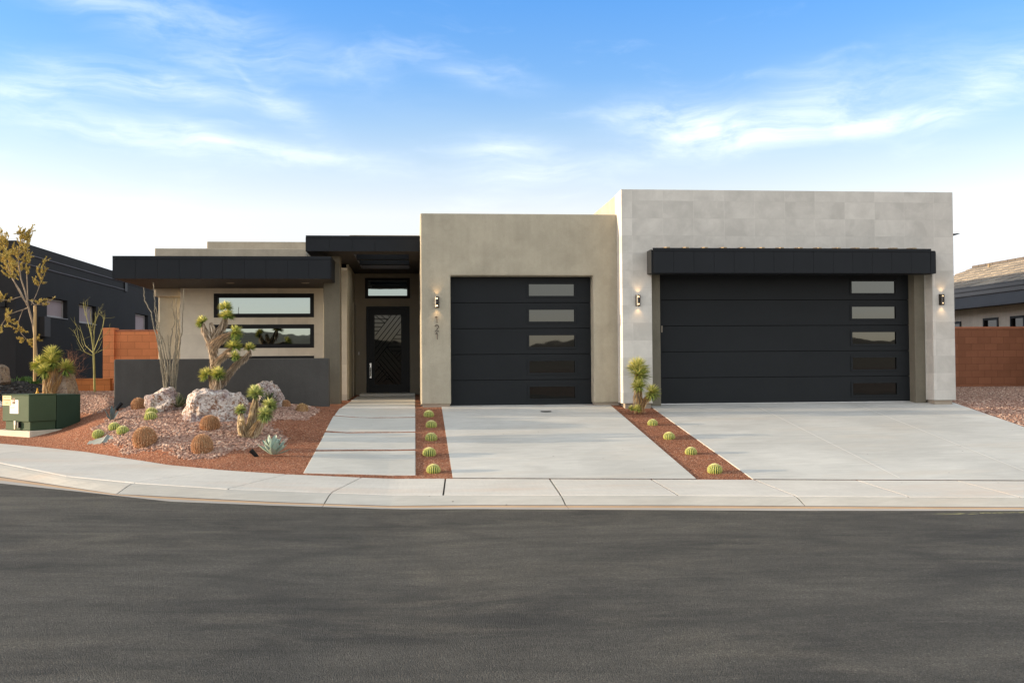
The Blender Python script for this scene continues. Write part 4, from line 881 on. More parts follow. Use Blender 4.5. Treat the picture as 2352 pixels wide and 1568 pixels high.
st_=[(tk,[.085,.075,.068,.066,.070,.085,.09],520,.10),
     ([q5(330,760),q5(290,700),q5(240,620),q5(200,540),q5(185,470)],[.09,.075,.06,.045,.03],330,.14),
     ([q5(340,780),q5(390,680),q5(440,590),q5(500,510),q5(530,430),q5(550,350)],[.09,.085,.07,.055,.045,.03],420,.14),
     ([q5(350,830,off=-.05),q5(430,740,off=-.12),q5(530,680,off=-.2),q5(620,640,off=-.25),q5(680,620,off=-.28)],[.085,.07,.055,.042,.03],300,.15),
     ([q5(350,600),q5(330,530),q5(310,460)],[.05,.045,.03],140,.13),
     ([q5(380,1130,off=-.05),q5(440,1050,off=-.1),q5(520,980,off=-.15),q5(600,900,off=-.2),q5(660,850,off=-.22)],[.055,.05,.05,.045,.03],300,.11),
     ([q5(560,940,off=-.18),q5(640,960,off=-.3),q5(680,985,off=-.35)],[.04,.035,.02],90,.12),
     ([q5(440,1460,off=.1),q5(520,1380,off=.1),q5(600,1260,off=.1),q5(690,1150,off=.1),q5(770,1070,off=.1),q5(860,1010,off=.1),q5(920,940,off=.1),q5(930,890,off=.1)],[.06,.055,.055,.055,.055,.05,.04,.025],620,.10),
     ([q5(370,1470),q5(330,1390),q5(280,1310)],[.05,.045,.03],90,.12),([q5(390,1470,off=-.1),q5(410,1380,off=-.2),q5(420,1300,off=-.25)],[.06,.05,.03],130,.14)]
pr=1/5.409*.784*YJT/F
hd_=[(q5(548,235),(0,0,1),108*pr,150),(q5(565,360),(.15,-.1,1),118*pr,130),(q5(180,455),(-.7,-.1,.6),100*pr,130),(q5(690,625,off=-.28),(.9,-.2,.15),118*pr,140),
     (q5(675,840,off=-.22),(.3,-.2,.9),125*pr,130),(q5(685,985,off=-.35),(.7,-.4,.2),85*pr,80),(q5(930,870,off=.1),(.05,-.1,1),90*pr,110),(q5(250,1290),(-.6,-.3,.6),118*pr,130),(q5(425,1285,off=-.25),(.2,-.5,.7),120*pr,140)]
yucca('joshua_tree',base,st_,hd_,'tall branching joshua tree with shaggy trunk behind the largest boulder','tree',3,gb=.55)
# short multi-headed joshua on the right of the mound
def q6(zx,zy,Y=17.9,off=0): return P((660+zx/6.03)*.784,(1120+zy/6.03)*.784,Y+off)
YK=G(574,1001).y; b0=q6(410,940,YK); pk=1/6.03*.784*YK/F
st_=[([q6(400,950,YK),q6(420,850,YK),q6(470,720,YK),q6(500,560,YK),q6(520,400,YK),q6(535,250,YK)],[.09,.085,.075,.07,.06,.03],560,.13),
     ([q6(370,930,YK,-.05),q6(310,850,YK,-.1),q6(285,740,YK,-.12),q6(275,620,YK,-.12),q6(270,520,YK,-.12)],[.07,.07,.065,.05,.03],420,.10),
     ([q6(440,930,YK,-.08),q6(530,830,YK,-.15),q6(600,730,YK,-.2),q6(660,640,YK,-.25),q6(700,570,YK,-.3)],[.075,.075,.07,.055,.03],430,.11),
     ([q6(480,750,YK,.1),q6(600,620,YK,.15),q6(700,500,YK,.2),q6(770,430,YK,.2)],[.06,.055,.05,.03],260,.10)]
hd_=[(q6(535,200,YK),(0,-.4,.9),145*pk,170),(q6(270,495,YK,-.12),(0,-.4,.9),100*pk,110),(q6(705,560,YK,-.3),(.1,-.9,.4),135*pk,150),(q6(780,410,YK,.2),(.3,-.4,.8),130*pk,130)]
yucca('joshua_tree',b0,st_,hd_,'short joshua tree with four spiky green heads on the right of the mound','tree',5,LEAFG,DEADM,gb=.5)
# dry burst on its low left stem
yk=bpy.data.objects['joshua_tree.001'] if 'joshua_tree.001' in bpy.data.objects else None
if yk:
    mb=MB(); head(mb,q6(285,690,YK,-.22),(0,-1,.2),75*pk,70,random.Random(4),greenbias=.95); mb.build('dry_leaf_head',DEADO,yk)
# yucca by the stone pillar
def q7(zx,zy,Y,off=0): return P((1750+zx/3.137)*.784,(1000+zy/3.137)*.784,Y+off)
Y7=18.95; p7=1/3.137*.784*Y7/F; b0=q7(378,615,Y7)
st_=[([q7(385,630,Y7),q7(375,560,Y7),q7(372,480,Y7),q7(372,380,Y7),q7(370,260,Y7)],[.10,.09,.075,.06,.03],380,.13),([q7(395,590,Y7),q7(440,540,Y7,-.05),q7(490,480,Y7,-.12)],[.08,.06,.03],130,.12)]
hd_=[(q7(370,245,Y7),(0,-.2,1),98*p7,180),(q7(375,310,Y7),(.1,-.2,.2),112*p7,160),(q7(378,415,Y7,-.12),(0,-.6,.8),74*p7,130),(q7(500,468,Y7,-.15),(.2,-.95,.2),74*p7,150),(q7(310,615,Y7,-.1),(-.2,-.5,.8),30*p7,40),(q7(362,620,Y7,-.15),(.1,-.5,.8),42*p7,60)]
yucca('yucca',b0,st_,hd_,'small green yucca with brown skirt in front of the stone pillar between the garages','yucca',9,LEAF,DEADO,gb=.62)
# shaggy yucca by the retaining wall
def q2(zx,zy,Y,off=0): return P((zx/3.136)*.784,(1000+zy/3.136)*.784,Y+off)
Y2=23.9; p2_=1/3.136*.784*Y2/F; b0=q2(460,455,Y2)
st_=[([q2(455,470,Y2),q2(440,380,Y2),q2(420,300,Y2)],[.14,.12,.06],200,.22),([q2(470,460,Y2),q2(490,330,Y2),q2(490,200,Y2),q2(480,140,Y2)],[.14,.12,.08,.04],300,.25),([q2(480,430,Y2),q2(540,340,Y2),q2(590,270,Y2)],[.1,.08,.04],160,.2)]
hd_=[(q2(480,130,Y2),(0,-.2,1),85*p2_,150),(q2(375,205,Y2),(-.6,-.3,.6),75*p2_,110),(q2(415,275,Y2,-.2),(-.3,-.8,.3),70*p2_,120),(q2(600,250,Y2),(.6,-.4,.5),84*p2_,120),(q2(480,190,Y2,-.1),(0,-.6,.6),80*p2_,110),(q2(340,230,Y2,.1),(-1,-.2,.2),55*p2_,60)]
yucca('yucca',b0,st_,hd_,'shaggy multi-headed yucca behind the green utility cabinet','yucca',11,LEAF,DEADO,gb=.55,lw=.02)
# ------------------------------------------------------------------ barrel cacti
BG=Mr('cactus_green',[(0,(.055,.10,.02)),(.35,(.17,.25,.045)),(1,(.52,.52,.13))],.6); SPY=Mr('yellow_spine',[(0,(.52,.48,.12)),(.6,(.76,.72,.28)),(1,(.85,.82,.55))],.7); SPR=Mr('red_spine',[(0,(.34,.14,.06)),(.45,(.60,.31,.15)),(.8,(.72,.50,.30)),(1,(.82,.70,.50))],.8); BR=M('barrel_flesh',(.26,.15,.07),.8,.2,6,.1,30,.2)
def ribbed(mb,nr,zs,sq,depth,k=6,top=.82):
    n=nr*k; rows=zs; b=len(mb.v)
    for i in range(rows+1):
        th=-.95+(math.pi/2+.95)*i/rows; 
        for j in range(n):
            a=2*math.pi*j/n; c=abs(math.cos(a*nr/2)); f=1-depth*(1-c**.7)*min(1,math.cos(th)*1.5)
            r_=math.cos(th)*f; z=math.sin(th)*sq-(.06*(1-math.cos(th*1.0)) if th>1.3 else 0)
            mb.v.append((r_*math.cos(a),r_*math.sin(a),z))
    for i in range(rows):
        for j in range(n): mb.f.append([b+i*n+j,b+i*n+(j+1)%n,b+(i+1)*n+(j+1)%n,b+(i+1)*n+j]); mb.mi.append(0); mb.r.append(.95 if abs(math.cos(2*math.pi*(j+.5)/n*nr/2))>.90 else (.3 if abs(math.cos(2*math.pi*(j+.5)/n*nr/2))>.5 else 0))
def barrel(label,kind):
    rr=random.Random(21 if kind=='gold' else 22)
    t=empty('golden_barrel_cactus' if kind=='gold' else 'red_barrel_cactus',(0,0,0),label,'cactus','small green barrel cacti with yellow spines' if kind=='gold' else 'large orange-spined barrel cacti on the mound')
    body=MB(); nr=19 if kind=='gold' else 24; sq=.80 if kind=='gold' else .95; ribbed(body,nr,16,sq,.17 if kind=='gold' else .12); body.build('body',BG if kind=='gold' else BR,t,smooth=True)
    sp=MB()
    if kind=='gold':
        for a_ in range(nr):
            a=2*math.pi*a_/nr
            for i in range(15):
                th=-.55+(math.pi/2+.45)*i/14
                if th>1.5: continue
                nrm=Vector((math.cos(th)*math.cos(a),math.cos(th)*math.sin(a),math.sin(th))); p=Vector((nrm.x,nrm.y,nrm.z*sq))*1.0
                for k in range(9):
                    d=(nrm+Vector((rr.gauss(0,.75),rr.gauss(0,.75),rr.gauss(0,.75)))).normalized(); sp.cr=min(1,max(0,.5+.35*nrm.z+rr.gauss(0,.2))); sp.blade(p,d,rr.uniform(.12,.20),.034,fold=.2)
        for k in range(240):
            a=rr.uniform(0,6.28); r_=rr.uniform(0,.30); p=Vector((r_*math.cos(a),r_*math.sin(a),sq-.03)); sp.cr=rr.uniform(.7,1); sp.blade(p,Vector((rr.gauss(0,.5),rr.gauss(0,.5),1)),rr.uniform(.07,.13),.03)
    else:
        for k in range(5200):
            th=math.asin(rr.uniform(-.75,1)); ri=rr.randrange(nr); a=2*math.pi*ri/nr+rr.gauss(0,.05)
            nrm=Vector((math.cos(th)*math.cos(a),math.cos(th)*math.sin(a),math.sin(th))); p=Vector((nrm.x,nrm.y,nrm.z*sq))*.98
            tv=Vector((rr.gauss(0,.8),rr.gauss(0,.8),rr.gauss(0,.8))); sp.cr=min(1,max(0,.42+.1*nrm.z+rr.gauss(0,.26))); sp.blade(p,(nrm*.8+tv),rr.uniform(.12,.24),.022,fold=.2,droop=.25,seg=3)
    sp.build('spines',SPY if kind=='gold' else SPR,t); return t
GOLD=barrel('','gold'); REDB=barrel('','red'); first={'gold':True,'red':True}
def put(kind,u,v,rpx,label,hs=1.0):
    g=G(u,v); g.y+=rpx*g.y/F*.75; g.z=H(g.x,g.y); r_=rpx*g.y/F/(1.08 if kind=='gold' else 1.12); sq=(.8 if kind=='gold' else .95)*hs
    loc=(g.x,g.y,g.z+r_*sq*(.62 if kind=='gold' else .70)-.02); rz=random.uniform(0,6)
    src=GOLD if kind=='gold' else REDB
    if first[kind]: src.location=loc; src.rotation_euler=(0,0,rz); src.scale=(r_,r_,r_*hs); src['label']=label; first[kind]=False
    else: dup(src,loc,rz,(r_,r_,r_*hs),label)
n5=['farthest up','second from the top','middle','second from the bottom','nearest the sidewalk']
for (u,v,r_),w in zip([(985,957,12.2),(991,982,13.2),(990.5,1012,14.3),(986.4,1047,15.7),(995.8,1086,16.4)],['small green barrel cactus beside the garage footing, farthest up the strip right of the path','green barrel cactus second from the house in the strip right of the path','middle green barrel cactus of five in the strip right of the path','green barrel cactus second from the sidewalk in the strip right of the path','green barrel cactus nearest the sidewalk in the strip right of the path']): put('gold',u,v,r_,w)
for (u,v,r_),w in zip([(1501,977,12.3),(1539.5,1009,14),(1590,1044,14.5),(1645.7,1087,18)],['green barrel cactus nearest the yucca in the strip between the driveways','green barrel cactus second from the yucca in the strip between the driveways','green barrel cactus third from the yucca in the strip between the driveways','green barrel cactus nearest the sidewalk in the strip between the driveways']): put('gold',u,v,r_,w)
for u,v,r_,w in [(223,1008,14,'green barrel cactus alone on the red gravel, left of the mound'),(259.6,989,13.5,'upper left of the two touching green barrel cacti at the mound edge'),(278.8,998,14,'lower right of the two touching green barrel cacti at the mound edge'),(345.5,953,13.5,'green barrel cactus half hidden behind another below the left boulder'),(343.4,965,14.6,'green barrel cactus in front of another below the left boulder')]: put('gold',u,v,r_,w)
for u,v,r_,hs,w in [(326.5,1031,28,1.05,'largest orange-spined barrel cactus at the left front of the mound'),(314.6,941,17.8,1.0,'orange barrel cactus left of the left boulder by the charcoal wall'),(478.4,990,23.6,.95,'orange barrel cactus in front of the largest boulder'),(460.3,1044,25.6,1.12,'orange barrel cactus at the front foot of the mound nearest the sidewalk'),(655,935,12,1.0,'small orange barrel cactus half hidden behind the speckled boulder')]: put('red',u,v,r_,w,hs)
# hedgehog tuft
c=G(694,944); r_=15*c.y/F; t=empty('hedgehog_cactus',c,'small tan spiny hedgehog cactus alone at the right end of the mound by the wall','cactus'); rr=random.Random(8); sp=MB()
for k in range(700):
    a=Vector((rr.gauss(0,1),rr.gauss(0,1),abs(rr.gauss(0,1)))).normalized(); sp.cr=rr.random(); sp.blade(c+Vector((a.x*.8,a.y*.8,a.z*.8+.1))*r_,a+Vector((rr.gauss(0,.4),rr.gauss(0,.4),rr.gauss(0,.4))),.05,.004)
mb=MB(); mb.lathe([(r_*.8,-.03),(r_*.9,r_*.3),(r_*.6,r_*.8),(0,r_)],c,16); mb.build('body',BR,t,smooth=True); sp.build('spines',DEADO,t)
# ------------------------------------------------------------------ agaves
AG=M('agave_blue_leaf',(.27,.37,.32),.55,.15,5,.08,40,.1); AE=M('agave_leaf_margin',(.50,.46,.28),.7); AGD=Mr('dark_agave_leaf',[(0,(.035,.055,.022)),(.6,(.08,.11,.045)),(1,(.28,.28,.15))],.6); AGB=M('blue_grey_leaf',(.07,.10,.105),.6,.15,5,.08,40,.1)
def aleaf(mb,p,az_,el_,L,w,curl=.25,cup=.22,th=.012,edge=True):
    d=Vector((math.cos(az_)*math.cos(el_),math.sin(az_)*math.cos(el_),math.sin(el_))); s_=Vector((-math.sin(az_),math.cos(az_),0)); n=s_.cross(d)*-1
    if n.z<0: n=-n
    prof=[(0,.55),(.2,.78),(.45,1.0),(.65,.92),(.8,.66),(.92,.32),(1,.0)]; b=len(mb.v)
    for t,wf in prof:
        c=p+d*L*t+n*(curl*L*(t*t-.3*t)); hw=w*wf/2
        row=[(-1,cup),(-.93,cup*.92),(-.5,.06),(0,-.04),(.5,.06),(.93,cup*.92),(1,cup)]
        for a,h in row: mb.v.append(tuple(c+s_*hw*a+n*(h*hw*1.6)))
    for i in range(len(prof)-1):
        for k in range(6): mb.f.append([b+i*7+k,b+i*7+k+1,b+(i+1)*7+k+1,b+(i+1)*7+k]); mb.mi.append(1 if edge and k in(0,5) else 0); mb.r.append(.5)
def agave(base,rad,h,n,label,mats,seed,wf=.30,name='agave'):
    rr=random.Random(seed); t=empty(name,base,label,'agave'); mb=MB(); ga=2.39996
    for k in range(n):
        f=k/(n-1); el_=R(12+70*f**.8)+rr.gauss(0,.05); L=(rad*(1-f)+h*f)*rr.uniform(.92,1.06)*(1.0); aleaf(mb,base+Vector((0,0,.03+.03*f))+Vector((math.cos(k*ga),math.sin(k*ga),0))*.03,k*ga+rr.gauss(0,.12),el_,L,L*wf*rr.uniform(.9,1.1),curl=.18*(1-f)+.02)
    mb.build('leaves',mats,t,smooth=True); return t
c=G(624.6,1054); c.y+=.15; c.z=H(c.x,c.y); s_=c.y/F; agave(c,37*s_,40*s_,26,'pale blue-green agave with broad toothed leaves near the sidewalk',[AG,AE],4,.40)
c=G(256.8,969); s_=c.y/F; t=agave(c,22*s_,31*s_,7,'small dark blue agave at the left end of the mound',[AGB,AGB],7,.26)
c=G(409.7,940); c.y-=.05; rr=random.Random(13)
t=empty('agave',c,'narrow-leaved dark green agave between the left boulder and the largest boulder','agave'); mb=MB()
for k in range(70):
    a=rr.uniform(0,6.28); e=rr.uniform(.15,1.45); d=Vector((math.cos(a)*math.cos(e),math.sin(a)*math.cos(e),math.sin(e))); mb.cr=min(1,abs(rr.gauss(0.3,.3))); mb.blade(c+Vector((0,0,.03)),d,rr.uniform(.27,.32),.032,fold=.25,seg=3)
mb.build('leaves',AGD,t)
c=G(612,930); c=P(617,933,18.9)
t=empty('agave',c,'narrow dark green agave in front of the speckled boulder, behind the short joshua tree','agave'); mb=MB()
for k in range(60):
    a=rr.uniform(0,6.28); e=rr.uniform(.15,1.45); d=Vector((math.cos(a)*math.cos(e),math.sin(a)*math.cos(e),math.sin(e))); mb.cr=min(1,abs(rr.gauss(0.2,.25))); mb.blade(c+Vector((0,0,.03)),d,rr.uniform(.24,.32),.03,fold=.25,seg=3)
mb.build('leaves',AGD,t)
# ------------------------------------------------------------------ ocotillos
OC=M('ocotillo_stem',(.27,.24,.18),.9,.45,60,.3,160,.8,bd=.02,stretch=(1,1,.35))
def ocot(base,tops,label,seed,Y):
    rr=random.Random(seed); t=empty('ocotillo',base,label,'ocotillo'); 
    for (pts) in tops:
        P3=[P(u,v,Y+o) for u,v,o in pts]; 
        # refine with a little wander
        full=[]; n=len(P3)
        for i in range(n-1):
            for k in range(5):
                p=P3[i].lerp(P3[i+1],k/5); p+=Vector((rr.gauss(0,.006),rr.gauss(0,.006),0)); full.append(p)
        full.append(P3[-1]); mb=MB(); m_=len(full); rad=[.0145-.009*(i/(m_-1)) for i in range(m_)]; mb.tube(full,rad,6)
        for i in range(m_*9):
            j=rr.randrange(m_-1); p=full[j].lerp(full[j+1],rr.random()); a=rr.uniform(0,6.28); d=Vector((math.cos(a),math.sin(a),.5)); mb.blade(p+d*rad[j]*.7,d,.022,.006)
        mb.build('stem',OC,t)
    return t
YO=19.75
ocot(P(378,897,YO),[[(378,900,0),(375,860,0),(367,800,0),(352,745,0),(347,718,0),(332,690,.1),(330,660,.1)],[(380,900,0),(378,850,.05),(364,780,.1),(358,735,.1),(356,700,.1),(352,649,.1)],[(381,900,-.05),(384,860,-.1),(374,800,-.1),(365,770,-.1),(362,722,-.1),(358,705,-.1)],[(380,900,0),(382,850,.1),(372,790,.2),(366,765,.2),(365,740,.2)],[(379,900,0),(372,850,-.1),(364,800,-.2),(358,765,-.2)],[(382,895,0),(388,850,.2),(380,800,.3),(371,770,.3)]],
     'thorny bare ocotillo with tall grey stems left of its twin against the stucco corner',1,YO)
ocot(P(398,895,YO),[[(396,898,0),(392,850,0),(390,800,.1),(396,760,.1),(402,735,.1),(400,720,.1),(394,705,.1),(396,690,.1)],[(398,898,0),(399,850,0),(404,800,0),(409,750,-.1),(411,720,-.1),(414,700,-.1)],[(402,898,0),(406,850,.1),(412,800,.1),(418,760,.1),(419,730,.1),(421,700,.1),(422.5,663,.1)],[(399,898,0),(400,850,.1),(402,790,.1),(406,750,.1),(405,715,.1),(404,684,.1)],[(401,898,0),(404,840,.2),(407,790,.2),(413,760,.2),(407,730,.2)],[(395,898,0),(390,850,-.1),(388,800,-.1),(385,770,-.1)],[(403,898,0),(408,850,.2),(412,790,.2),(416,765,.2)],[(397,898,0),(396,850,-.15),(403,790,-.2),(413,730,-.2)]],
     'thorny bare ocotillo with crossing grey stems right of its twin behind the left boulder',2,YO)
# ------------------------------------------------------------------ trees
def grow(mb,p,d,L,r_,depth,rr,tips,up_=.25,br=3,wob=.18):
    pts=[p]; n=5; q_=p.copy(); dd=d.normalized()
    for i in range(n):
        dd=(dd+Vector((rr.gauss(0,wob),rr.gauss(0,wob),rr.gauss(0,wob)+up_*.15))).normalized(); q_=q_+dd*L/n; pts.append(q_.copy())
    mb.tube(pts,[r_*(1-.5*i/n) for i in range(n+1)],5 if depth<2 else 7,cap=False)
    if depth==0: tips.append(pts); return
    for k in range(br):
        i=rr.randrange(2,n+1); dn=(dd*.8+Vector((rr.gauss(0,.6),rr.gauss(0,.6),rr.gauss(.1,.5)))).normalized(); grow(mb,pts[i],dn,L*rr.uniform(.55,.8),r_*.5*(1-.08*i)+.001,depth-1,rr,tips,up_,br,wob)
    tips.append(pts[2:])
TLF=Mr('olive_leaf',[(0,(.18,.15,.04)),(.4,(.50,.39,.10)),(.75,(.74,.57,.17)),(1,(.86,.74,.34))],.6); TBK=M('pale_bark',(.28,.22,.16),.9,.2,20,.2,80,.4)
def leafy(name,base,limbs,label,seed,Y,ll=.045,per=26):
    rr=random.Random(seed); t=empty(name,base,label,'tree'); mb=MB(); tips=[]
    for pts,r0,r1,sub in limbs:
        P3=[P(u,v,Y+o) for u,v,o in pts]; n=len(P3); mb.tube(P3,[r0+(r1-r0)*i/(n-1) for i in range(n)],8,cap=False)
        for k in range(int(sub*1.7)):
            i=rr.randrange(max(1,n//2),n); j=i-1; p=P3[j].lerp(P3[i],rr.random()); d=(P3[i]-P3[j]).normalized()+Vector((rr.gauss(0,.6),rr.gauss(0,.6),rr.gauss(.25,.4)))
            grow(mb,p,d,rr.uniform(.12,.24),r1*.7,1,rr,tips,.5,2)
        if sub: tips.append([P3[-2].lerp(P3[-1],f) for f in (0,.25,.5,.75,1)])
    mb.build('trunk',TBK,t,smooth=True); lf=MB()
    for pts in tips:
        for k in range(per):
            i=rr.randrange(0,len(pts)-1); p=pts[i].lerp(pts[i+1],rr.random()); ax=(pts[i+1]-pts[i]).normalized(); d=ax*.7+Vector((rr.gauss(0,.6),rr.gauss(0,.6),rr.gauss(0,.6))); lf.cr=min(1,max(0,rr.gauss(.5,.25))); lf.blade(p,d,ll*rr.uniform(.7,1.3),ll*.38,fold=.15)
    lf.build('crown',TLF,t); return t
YTz=24.6; z1=lambda a,b,o=0: ((a/4.48)*.784,(650+b/4.48)*.784,o)
b0=P(83,858,YTz)
leafy('staked_tree',b0,[([(84,862,0),(84,820,0),(80,775,0),(76,745,0),(65,705,0)],.035,.022,0),
  ([(65,705,0),(58,670,0),(48,640,0),(42,600,0),(45,570,0),(52,550,0),(56,541,0)],.020,.006,20),([(62,700,0),(45,665,.2),(28,640,.3),(20,600,.3),(12,560,.3),(2,540,.3)],.016,.005,20),
  ([(66,705,0),(50,680,-.2),(34,650,-.3),(22,620,-.4),(8,590,-.4),(-8,575,-.4)],.015,.005,18),([(72,700,0),(84,675,0),(93,650,0),(95,628,0),(100,605,0)],.010,.004,7),([(70,690,0),(80,700,-.2),(95,699,-.2),(103,697,-.2),(126,683,-.2)],.007,.003,2),
  ([(65,705,0),(52,712,.2),(42,740,.2),(48,765,.2),(62,780,.2),(72,782,.2)],.010,.003,8),([(62,708,0),(40,715,-.2),(20,722,-.2),(4,745,-.2),(0,760,-.2)],.010,.003,6),([(64,690,0),(62,640,.1),(60,600,.1),(64,570,.1),(62,548,.1)],.012,.004,14),([(50,680,0),(20,690,.1),(0,688,.1),(-20,700,.1)],.010,.004,8)],
  'young leafy olive-green tree tied to a wooden stake at the left edge',5,YTz,.038,48)
mb=MB(); p=P(79.5,855,YTz-.15); tp=P(80.5,702,YTz-.15); mb.tube([(p.x,p.y,p.z-.2),(tp.x,tp.y,tp.z)],.034,10); tag(mb.build('tree_stake',M('stake_wood',(.42,.29,.14),.85,.2,12,.15,60,.3,stretch=(1,1,.1))),'round pale wooden stake beside the leafy tree trunk','stake')
# green-barked young tree in front of the retaining wall
PV=M('green_bark',(.30,.28,.09),.7,.2,12,.1,60,.1); YP=25.6; rr=random.Random(31); b0=P(217.5,909,YP)
t=empty('palo_verde',b0,'bare thin green-barked young tree in front of the low orange retaining wall','tree'); mb=MB(); tips=[]
def pv(pts,r0,r1): mb.tube([P((0+a/4.48)*.784,(650+b/4.48)*.784,YP+o) for a,b,o in pts],[r0+(r1-r0)*i/(len(pts)-1) for i in range(len(pts))],6,cap=False)
def pvs(a,b,o,dx,dz,L,n=2):
    p=P((a/4.48)*.784,(650+b/4.48)*.784,YP+o); grow(mb,p,Vector((dx,rr.gauss(0,.3),dz)),L,.005,n,rr,tips,.5,3,.12)
pv([(1245,2320,0),(1238,2000,0),(1230,1750,0),(1225,1650,0)],.028,.020)
pv([(1225,1680,0),(1200,1500,0),(1150,1300,.1),(1100,1120,.1),(1092,1050,.1)],.014,.004); pv([(1230,1650,0),(1235,1450,0),(1260,1260,0),(1255,1180,0)],.012,.003)
pv([(1230,1700,0),(1300,1520,-.1),(1350,1380,-.1),(1375,1250,-.1)],.011,.003); pv([(1225,1720,0),(1120,1620,.1),(1080,1480,.1),(1045,1360,.1)],.011,.003); pv([(1225,1760,0),(1110,1700,-.1),(1040,1580,-.1),(1010,1400,-.1)],.010,.003)
pv([(1235,1740,0),(1300,1660,.2),(1340,1560,.2)],.008,.003); pv([(1215,1560,0),(1190,1400,.2),(1190,1170,.2)],.007,.003)
for a in [(1150,1300,.1,-.3,1,.35),(1110,1150,.1,.1,1,.2),(1260,1300,0,.2,1,.3),(1340,1420,-.1,.4,.9,.3),(1360,1320,-.1,.2,1,.25),(1060,1430,.1,-.4,.9,.25),(1030,1560,-.1,-.5,.8,.3),(1100,1640,.1,-.6,.6,.35),(1300,1560,0,.6,.8,.3),(1240,1500,0,-.2,1,.35),(1180,1420,0,.3,1,.35),(1200,1750,0,-.8,.4,.35),(1260,1720,0,.8,.4,.35),(1120,1230,.1,-.2,1,.2)]: pvs(*a,n=1)
mb.build('branches',PV,t)
# reddish bare desert brush
YBr=25.0; b0=P(150,885,YBr); t=empty('bare_shrub',b0,'twiggy reddish bare shrub behind the tan boulder','shrub'); mb=MB(); tips=[]; rr=random.Random(41)
for k in range(16): grow(mb,P(150+rr.uniform(-12,12),880,YBr),Vector((rr.gauss(.45,.5),rr.gauss(0,.3),1)),rr.uniform(.3,.55),.008,2,rr,tips,.1,3,.14)
mb.build('branches',M('red_twig',(.22,.10,.055),.9,.2,10),t)
# ------------------------------------------------------------------ neighbour's planting bed (left)
pb=[(p.x,p.y) for p in [G(u,v) for u,v in [(-60,893),(120,893),(120,868)]]]
pb=[(-14,22.9),(-8.75,23.9),(-8.75,27.3),(-9.0,27.3),(-9.9,25.8),(-14,25.8)]
scatter('black_rock',[pb],420,(.03,.06),BLKR,'black lava rock covering the raised bed in front of the dark house','rock mulch',lift=.35)
wb=[(-14,22.0),(-8.95,23.2),(-8.8,23.9),(-14,22.95)]; scatter('white_gravel',[wb],800,(.02,.035),WHTR,'strip of white gravel along the foot of the black rock bed','gravel',lift=.3)
scatter('rock_mulch',[[(-14,21.0),(-8.95,22.0),(-8.95,23.15),(-14,21.9)],[(-8.9,23.3),(-5.9,23.4),(-5.9,25.4),(-8.7,26.9)]],700,(.022,.036),MULCH,'pinkish crushed rock around the shaggy yucca left of the garden wall','rock mulch')
GRN=Mr('weed_leaf',[(0,(.04,.10,.02)),(.6,(.09,.19,.04)),(1,(.18,.28,.08))],.7)
for i,(u,v) in enumerate([(8,880),(62,877),(46,862),(88,872),(78,884),(100,858)]):
    c=G(u,v); mb=MB(); rr=random.Random(50+i)
    for k in range(240): mb.cr=rr.random(); mb.blade(c+Vector((rr.gauss(0,.09),rr.gauss(0,.07),.03)),Vector((rr.gauss(0,.5),rr.gauss(0,.5),1)),rr.uniform(.10,.22),.014,droop=.3)
    lab=['leftmost green weed tuft on the black rock','green weed tuft on the black rock behind the left half of the utility cabinet','small green weed tuft high on the black rock bed','green weed tuft on the black rock left of the shaggy yucca','low green weed tuft just above the white gravel strip','green weed tuft on the black rock at the foot of the wooden stake'][i]
    tag(mb.build('weed',GRN),lab,'weed',group='weeds on the black rock bed')
mb=MB(); rr=random.Random(77)
for k in range(1500):
    x=rr.uniform(X(150,28.0),X(250,28.0)); y=rr.uniform(27.75,28.2); mb.cr=rr.random(); mb.blade(Vector((x,y,1.15)),Vector((rr.gauss(0,.5),rr.gauss(0,.5),1)),rr.uniform(.05,.13),.008)
tag(mb.build('grass',GRN),'thin green grass growing on top of the retaining wall bed','grass',kind='stuff')
# ------------------------------------------------------------------ green utility cabinet
YCB=19.7; KC=YCB/21.0; Cn=P(69.5,989,YCB); zf=Cn.z
GRNP=M('cabinet_green',(.050,.076,.042),.7,.12,1.5,.12,60,.1,spec=.15); GRN2=M('cabinet_green_dull',(.026,.046,.029),.7,.12,1.5,.12,60,.1,spec=.15)
th=math.atan2(.815,.58)  # direction of the long right side
s_=Vector((math.cos(th),math.sin(th),0)); f_=Vector((-math.sin(th),math.cos(th),0))   # side runs back-right, front runs back-left
cab=empty('utility_cabinet',(Cn.x,Cn.y,zf),'green pad-mounted transformer cabinet with yellow and white warning stickers on a concrete pad','utility box')
hC=(Z(67.5,908,YCB)-zf)/KC; WF=.84; LS=1.14
def obox(mb,a0,a1,b0,b1,z0,z1):
    c=[Cn+(s_*a+f_*b)*KC for a,b in ((a0,b0),(a1,b0),(a1,b1),(a0,b1))]
    mb.add([(p.x,p.y,zf+z0*KC) for p in c]+[(p.x,p.y,zf+z1*KC) for p in c],[(0,3,2,1),(4,5,6,7),(0,1,5,4),(1,2,6,5),(2,3,7,6),(3,0,4,7)])
mb=MB(); obox(mb,.592,LS,0,WF,0,hC); mb.build('tank',GRN2,cab,bevel=.012)
mb=MB(); obox(mb,.02,.58,.03,WF-.03,0,.18); mb.build('sill',GRNP,cab,bevel=.01)
mb=MB(); obox(mb,-.03,.58,-.0,WF,.175,hC+.0); mb.build('hood',GRNP,cab,bevel=.012)
mb=MB(); obox(mb,-.04,.585,-.01,WF+.01,hC+.001,hC+.02); mb.build('lid',GRNP,cab,bevel=.008)
mb=MB(); obox(mb,-.05,-.02,WF*.5-.03,WF*.5+.03,.10,.19); mb.build('latch',M('latch_metal',(.25,.23,.20),.5),cab,bevel=.004)
